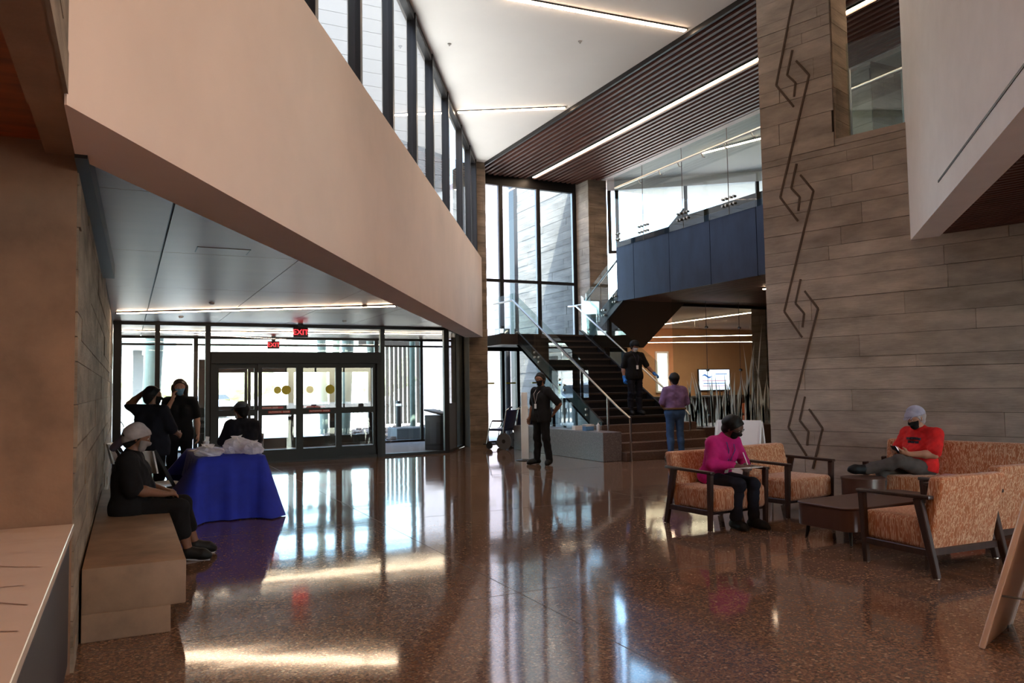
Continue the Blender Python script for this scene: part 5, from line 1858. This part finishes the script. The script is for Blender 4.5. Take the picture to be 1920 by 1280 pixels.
    if look.get('wrap'):
        fobj('head_wrap', head[:1] + [(H - fw * 0.05 * s, 0.078 * s, H - fw * 0.06 * s - up * 0.03 * s, 0.06 * s)], 0.007, look['wrap'], t, inflate=0.018 * s, wrinkle=0.002, k=0.03,
             cuts=[(H + fw * 0.075 * s + up * 0.035 * s, nrm(fw * 0.55 - up * 0.85))])
        fobj('wrap_tail', [(H - fw * 0.11 * s - up * 0.03 * s, 0.04 * s, H - fw * 0.17 * s - up * 0.15 * s, 0.035 * s)], 0.008, look.get('wrap_tail', look['wrap']), t, wrinkle=0.004, k=0.03)
    if look.get('mask'):
        fobj('face_mask', head[1:2] + face[:1], 0.006, look['mask'], t, inflate=0.010 * s, k=0.03,
             cuts=[(H + up * 0.002 * s, nrm(up + fw * 0.12)), (H + fw * 0.035 * s, -nrm(fw))])
        for sg in (-1, 1):
            B().tube([tuple(H + fw * 0.05 * s + rt * sg * 0.062 * s - up * 0.015 * s), tuple(H + rt * sg * 0.092 * s + up * 0.018 * s), tuple(H - fw * 0.012 * s + rt * sg * 0.09 * s)], 0.0025, 5).build('ear_loop', look['mask'], t)
    for sg in (-1, 1):
        e_ = H + up * 0.014 * s + fw * 0.089 * s + rt * sg * 0.031 * s
        ey = fobj('eye', [(e_, 0.0105 * s, e_ + rt * 0.001, 0.0105 * s)], 0.005, 'eye_white', t)
        fobj('iris', [(e_ + fw * 0.0085 * s, 0.0055 * s, e_ + fw * 0.009 * s, 0.005 * s)], 0.0035, 'rubber', ey)
    if look.get('glasses'):
        for sg in (-1, 1):
            c_ = H + up * 0.012 * s + fw * 0.106 * s + rt * sg * 0.034 * s
            pts = [tuple(c_ + rt * 0.027 * s * cos(2 * pi * i / 14) + up * 0.02 * s * sin(2 * pi * i / 14)) for i in range(15)]
            B().tube(pts, 0.0028, 5).build('glasses_rim', 'rubber', t)
            B().tube([tuple(c_ + rt * sg * 0.027 * s), tuple(H + rt * sg * 0.09 * s + up * 0.018 * s)], 0.0028, 5).build('glasses_arm', 'rubber', t)
    if look.get('lanyard'):
        n0 = J['neck']
        bz = ch + fwd_t * 0.145 * s * b - bend * 0.16 * s
        for sg in (-1, 1):
            pts = [n0 + rt * sg * 0.07 * s + up * 0.012 * s, ch + bend * 0.08 * s + sx_ * sg * 0.05 * s + fwd_t * 0.136 * s * b, bz + bend * 0.05 * s]
            B().tube([tuple(p_) for p_ in pts], 0.005, 5).build('lanyard', look['lanyard'], t)
        B().bar(tuple(bz + bend * 0.05 * s), tuple(bz - bend * 0.04 * s), 0.055 * s, 0.005, up=tuple(fwd_t)).build('badge', 'white_plastic', t)
    if look.get('gloves'):
        for i, S_ in enumerate('LR'):
            hp_ = hands[i * 14:(i + 1) * 14]
            fobj('glove', hp_ + [(J['wr' + S_], 0.032 * s, J['wr' + S_] + nrm(J['el' + S_] - J['wr' + S_]) * 0.03 * s, 0.036 * s)], 0.0065, look['gloves'], t, inflate=0.004, k=0.012)
    return t, J


M['eye_white'] = mat('eye_white', (226, 220, 214), 0.3)
for n_, c_ in (('skin_a', (150, 104, 82)), ('skin_b', (124, 84, 64)), ('skin_c', (176, 128, 104)), ('skin_d', (92, 62, 50)), ('skin_e', (190, 140, 116))):
    M[n_] = mat(n_, c_, 0.5, spec=0.4, var=0.06, vscale=(12, 12, 12), obj=True)
for n_, c_, r_ in (('black_cloth', (19, 17, 19), 0.9), ('black_trouser', (16, 14, 16), 0.9), ('navy_cloth', (22, 23, 33), 0.9), ('purple_cloth', (132, 104, 148), 0.85), ('denim', (62, 92, 134), 0.85),
                   ('magenta_cloth', (182, 26, 108), 0.8), ('red_cloth', (214, 34, 34), 0.8), ('grey_trouser', (78, 70, 66), 0.85), ('hair_black', (10, 8, 8), 0.6), ('hair_brown', (66, 46, 36), 0.5),
                   ('mask_blue', (120, 168, 202), 0.8), ('mask_black', (10, 10, 12), 0.8), ('mask_grey', (132, 122, 118), 0.8), ('mask_white', (206, 204, 202), 0.8), ('cap_black', (12, 12, 13), 0.8), ('cap_grey', (168, 166, 186), 0.85),
                   ('wrap_grey', (170, 160, 158), 0.85), ('wrap_dark', (64, 52, 62), 0.85), ('cap_slate', (74, 84, 92), 0.8), ('glove_blue', (44, 120, 204), 0.5), ('belt_brown', (112, 86, 62), 0.6),
                   ('lanyard_blue', (70, 74, 130), 0.6), ('shoe_black', (12, 12, 13), 0.6), ('shoe_grey', (110, 106, 100), 0.7)):
    M[n_] = mat(n_, c_, r_, spec=0.3, var=0.16, vscale=(9, 9, 9), obj=True, bump=0.12, bscale=(160, 160, 160))

STAND = dict(pelvis=(0, 0, .95), chest=(0, 0.0, 1.27), neck=(0, -.005, 1.475), head=(0, .015, 1.62), face=(0, 1, 0),
             shL=(-.185, -.01, 1.395), shR=(.185, -.01, 1.395), elL=(-.235, -.03, 1.13), elR=(.235, -.03, 1.13), wrL=(-.235, .06, .89), wrR=(.235, .06, .89),
             hpL=(-.09, 0, .91), hpR=(.09, 0, .91), knL=(-.11, .02, .50), knR=(.11, .02, .50), anL=(-.12, -.02, .085), anR=(.12, -.02, .085),
             toeL=(-.15, .15, .035), toeR=(.15, .15, .035))
SIT = dict(pelvis=(0, 0, .57), chest=(0, .03, .88), neck=(0, .06, 1.08), head=(0, .09, 1.22), face=(0, 1, -.2),
           shL=(-.18, .03, 1.005), shR=(.18, .03, 1.005), elL=(-.22, .06, .76), elR=(.22, .06, .76), wrL=(-.15, .28, .70), wrR=(.15, .28, .70),
           hpL=(-.09, .03, .54), hpR=(.09, .03, .54), knL=(-.11, .45, .53), knR=(.11, .45, .53), anL=(-.11, .42, .10), anR=(.11, .42, .10),
           toeL=(-.13, .58, .04), toeR=(.13, .58, .04))


def pose(base, **kw):
    d = dict(base)
    d.update(kw)
    return d


def face_to(fx, fy):
    return atan2(-fx, fy)


IR, IF = (0.897, -0.4415), (0.4415, 0.897)      # image right and away from the camera, in plan


def heading(right, away):
    return face_to(IR[0] * right + IF[0] * away, IR[1] * right + IF[1] * away)


# man in black polo by the kiosk, hand on hip, looking left
person('man in black polo and black mask standing beside the white kiosk', (7.28, 13.55, 0), heading(-0.75, -0.65),
       pose(STAND, elL=(-.40, -.10, 1.15), wrL=(-.22, -.13, .98), hdL=(.5, -.1, -.45), pnL=(.8, .4, 0), elR=(.24, .0, 1.13), wrR=(.23, .10, .89), face=(-.35, 1, 0.05),
            anL=(-.17, -.03, .085), toeL=(-.25, .12, .035), knL=(-.14, .02, .50), anR=(.13, .02, .085), toeR=(.19, .18, .035)),
       dict(skin='skin_b', shirt='black_cloth', trousers='black_trouser', hair='hair_black', bun=True, mask='mask_black', shoes='shoe_black', sole='white_plastic', lanyard='wrap_grey', hem=0.09, sleeve=0.85, bulk=1.04), 1.02)
# man coming down the stair with blue gloves
person('man in black shirt and cap coming down the stair in blue gloves', (10.22, 14.58, 5 * RISE), heading(0.35, -0.95),
       pose(STAND, elL=(-.33, .02, 1.14), wrL=(-.44, .18, .95), hdL=(-.25, .8, -.35), pnL=(.3, .2, -.8), elR=(.27, -.05, 1.12), wrR=(.29, .03, .87), face=(-.12, 1, -.35), head=(0, .05, 1.61),
            anL=(-.10, .03, .09), toeL=(-.12, .20, .04), anR=(.11, -.03, .09), toeR=(.13, .14, .04)),
       dict(skin='skin_a', shirt='black_cloth', trousers='navy_cloth', hair='hair_black', cap='cap_black', mask='mask_white', shoes='shoe_black', gloves='glove_blue', hem=0.06, sleeve=0.9, lanyard='wrap_dark', bulk=1.02), 0.955)
# purple polo, seen from behind
person('man in purple polo and blue jeans standing at the stair foot', (9.98, 12.86, 0), heading(-0.2, 1.0),
       pose(STAND, elL=(-.27, .0, 1.13), wrL=(-.15, .22, 1.05), elR=(.27, .0, 1.13), wrR=(.2, .22, 1.08), face=(-.15, 1, 0.05)),
       dict(skin='skin_a', shirt='purple_cloth', trousers='denim', hair='hair_black', shoes='shoe_grey', sole='white_plastic', belt='belt_brown', sleeve=0.9, bulk=1.10), 1.0)
# woman in magenta writing
MRZ = heading(0.52, -0.85)
tq, Jq = person('woman in magenta sweater writing on a clipboard in the lounge chair', (5.86, 6.86, -0.03), MRZ,
                pose(SIT, pelvis=(0, -.02, .55), chest=(0, .10, .84), neck=(0, .20, 1.01), head=(0, .285, 1.12), face=(-.35, .8, -.5), shL=(-.175, .13, .94), shR=(.175, .13, .94),
                     elL=(-.24, .20, .71), elR=(.24, .18, .71), wrL=(-.09, .37, .70), wrR=(.08, .36, .70), hdL=(.45, .7, -.05), hdR=(-.3, .75, -.1), pnL=(.3, 0, -1), pnR=(-.3, 0, -1),
                     hpL=(-.09, .02, .52), hpR=(.09, .02, .52), knL=(-.10, .46, .50), knR=(.10, .44, .50), anL=(-.08, .47, .10), anR=(.13, .40, .10), toeL=(-.09, .64, .045), toeR=(.16, .57, .045)),
                dict(skin='skin_d', shirt='magenta_cloth', trousers='navy_cloth', hair='hair_black', volume=1.15, mask='mask_black', glasses=True, shoes='shoe_black', sole='shoe_grey', sleeve=1.9, lanyard='lanyard_blue',
                     collar=False, bust=True, trouser=0.85, nohemcut=False, bulk=1.0, leg=0.92), 0.97, 0.008)
t = thing('clipboard', 'white clipboard on the lap of the woman in magenta', 'clipboard', (5.86 - 0.42 * sin(MRZ), 6.86 + 0.42 * cos(MRZ), 0.625), MRZ)
B().bar((0.03, -0.12, -0.01), (0.03, 0.17, 0.02), 0.23, 0.006).build('board', 'white_plastic', t)
B().bar((0.03, -0.11, -0.004), (0.03, 0.13, 0.021), 0.20, 0.002).build('paper_sheet', 'paper', t)
B().bar((-0.01, 0.15, 0.026), (0.07, 0.15, 0.026), 0.025, 0.01).build('clip', 'steel', t)
t = thing('pen', 'white pen held over the clipboard', 'pen', (5.86 - 0.43 * sin(MRZ) + 0.03, 6.86 + 0.43 * cos(MRZ), 0.66), MRZ)
B().tube([(0, 0, 0), (0.03, -0.03, 0.13)], 0.005, 8).build('barrel', 'white_plastic', t)
B().tube([(0, 0, 0), (-0.003, 0.003, -0.012)], 0.004, 8, r2=0.001).build('tip', 'steel', t)
# man in red on the sofa, ankle on knee, reading a phone
sm = tw(2.08, 0.38)
SRZ = heading(-0.92, -0.36)
person('man in red shirt and grey cap reading a phone on the sofa', (sm.x, sm.y, 0), SRZ,
       pose(SIT, pelvis=(0, -.02, .50), chest=(0, -.08, .775), neck=(0, -.05, .95), head=(0, .0, 1.075), face=(0.0, .8, -.5), shL=(-.20, -.09, .875), shR=(.20, -.09, .875),
            elL=(-.26, .02, .66), elR=(.27, .02, .66), wrL=(-.10, .24, .66), wrR=(.08, .25, .66), hdL=(.4, .6, .2), hdR=(-.3, .6, .2), pnL=(.5, -.3, .6), pnR=(-.5, -.3, .6),
            hpL=(-.09, .05, .48), hpR=(.09, .05, .48), knR=(.10, .47, .48), anR=(.10, .45, .10), toeR=(.12, .62, .04), knL=(-.16, .47, .60), anL=(.06, .72, .50), toeL=(.13, .90, .50)),
       dict(skin='skin_c', shirt='red_cloth', trousers='grey_trouser', hair='wrap_grey', cap='cap_grey', mask='mask_black', shoes='shoe_black', sole='rubber', sleeve=0.85, bulk=1.12, collar=False, hem=0.0, arm=1.08), 1.0, 0.008)
red = bpy.data.objects[[o_.name for o_ in bpy.data.objects if o_.get('label', '').startswith('man in red')][0]]
for i, (a, b, z_) in enumerate(((-.10, -.06, .83), (-.05, -.02, .835), (-.01, .03, .835), (.04, .09, .83), (-.08, -.03, .79), (-.02, .03, .79), (.04, .07, .79))):
    B().box((a, 0.02, z_ - 0.014), (b, 0.064 - 0.9 * ((a + b) / 2) ** 2, z_ + 0.014)).build('shirt_lettering', 'wrap_dark', red)
e_ = Vector((sin(-SRZ), cos(SRZ), 0))
sd_ = Vector((cos(SRZ), sin(SRZ), 0))
pp = Vector((sm.x, sm.y, 0)) + e_ * 0.34 + Vector((0, 0, 0.70)) - sd_ * 0.01
t = thing('smartphone', 'dark phone in the hands of the man in red', 'phone', pp, SRZ)
B().bar((0, -0.02, -0.03), (0, 0.05, 0.06), 0.075, 0.009, up=(0, -1, 0.6)).build('body', 'black_plastic', t, 0.003, 1)
B().bar((0, -0.024, -0.022), (0, 0.042, 0.058), 0.066, 0.004, up=(0, -1, 0.6)).build('display', 'screen', t)
# woman on the bench
person('woman in black with grey head wrap sitting on the concrete bench', (0.04, 7.95, -0.04), heading(0.86, 0.28),
       pose(SIT, pelvis=(0, 0, .575), chest=(0, .01, .86), neck=(0, .02, 1.06), head=(0, .06, 1.195), face=(0.0, 1, -.08), shL=(-.19, 0, .975), shR=(.19, 0, .975),
            elL=(-.25, .04, .74), elR=(.26, .06, .74), wrL=(-.14, .27, .68), wrR=(.10, .30, .67), hdR=(-.5, .8, -.1), hdL=(.5, .8, -.1), pnR=(0, 0, -1), pnL=(0, 0, -1),
            knL=(-.13, .45, .54), knR=(.13, .44, .54), anL=(-.16, .56, .14), anR=(.12, .52, .13), toeL=(-.19, .72, .085), toeR=(.13, .69, .08)),
       dict(skin='skin_b', shirt='black_cloth', trousers='black_trouser', hair='hair_black', wrap='wrap_grey', wrap_tail='wrap_dark', mask='mask_grey', shoes='shoe_black', sole='white_plastic',
            sleeve=0.95, bulk=1.28, bust=True, hem=0.03, trouser=0.35, leg=1.12, arm=1.15, collar=False), 0.97)
# standing pair behind the table
person('person in black with one arm raised over the head', (0.30, 11.05, 0), heading(0.25, 0.95),
       pose(STAND, elL=(-.40, .02, 1.50), wrL=(-.17, .03, 1.67), hdL=(.8, .1, .15), pnL=(.1, 0, -1), elR=(.30, .03, 1.15), wrR=(.25, .22, 1.08), face=(.75, .65, -.1), shL=(-.20, -.01, 1.42)),
       dict(skin='skin_b', shirt='navy_cloth', trousers='black_trouser', hair='hair_black', volume=1.5, mask='mask_black', shoes='shoe_black', sleeve=0.95, bulk=1.25, hem=0.10, arm=1.1), 0.915, 0.010)
person('long haired woman in black with blue mask facing the lobby', (0.74, 13.1, 0), heading(0.3, -0.95),
       pose(STAND, elR=(.24, .10, 1.16), wrR=(.09, .16, 1.43), hdR=(-.1, -.15, .9), pnR=(-.9, 0.1, 0), elL=(-.25, -.02, 1.13), wrL=(-.27, .06, .88), face=(-.1, 1, -.12)),
       dict(skin='skin_e', shirt='black_cloth', trousers='black_trouser', hair='hair_brown', longhair=0.22, mask='mask_blue', shoes='shoe_black', sleeve=0.8, bulk=0.96, bust=True, hem=0.10), 0.985, 0.010)
t = thing('smartphone', 'dark phone in the lowered hand of the long haired woman', 'phone', (1.0, 12.98, 0.80), 0.4)
B().box((-0.035, -0.005, -0.07), (0.035, 0.005, 0.07)).build('body', 'black_plastic', t, 0.003, 1)
B().box((-0.031, -0.0065, -0.064), (0.031, -0.005, 0.064)).build('display', 'car_glass', t)
person('person in dark jacket and slate cap seated behind the blue table', (1.60, 12.60, 0), heading(-0.45, 0.55),
       pose(SIT, face=(-.45, .8, .0), chest=(0, .05, .87), elL=(-.26, .15, .76), elR=(.28, .12, .76), wrL=(-.1, .34, .74), wrR=(.1, .34, .74)),
       dict(skin='skin_a', shirt='navy_cloth', trousers='black_trouser', hair='hair_black', cap='cap_slate', mask='mask_white', shoes='shoe_black', sleeve=1.9, bulk=1.22, arm=1.15), 1.0, 0.010)
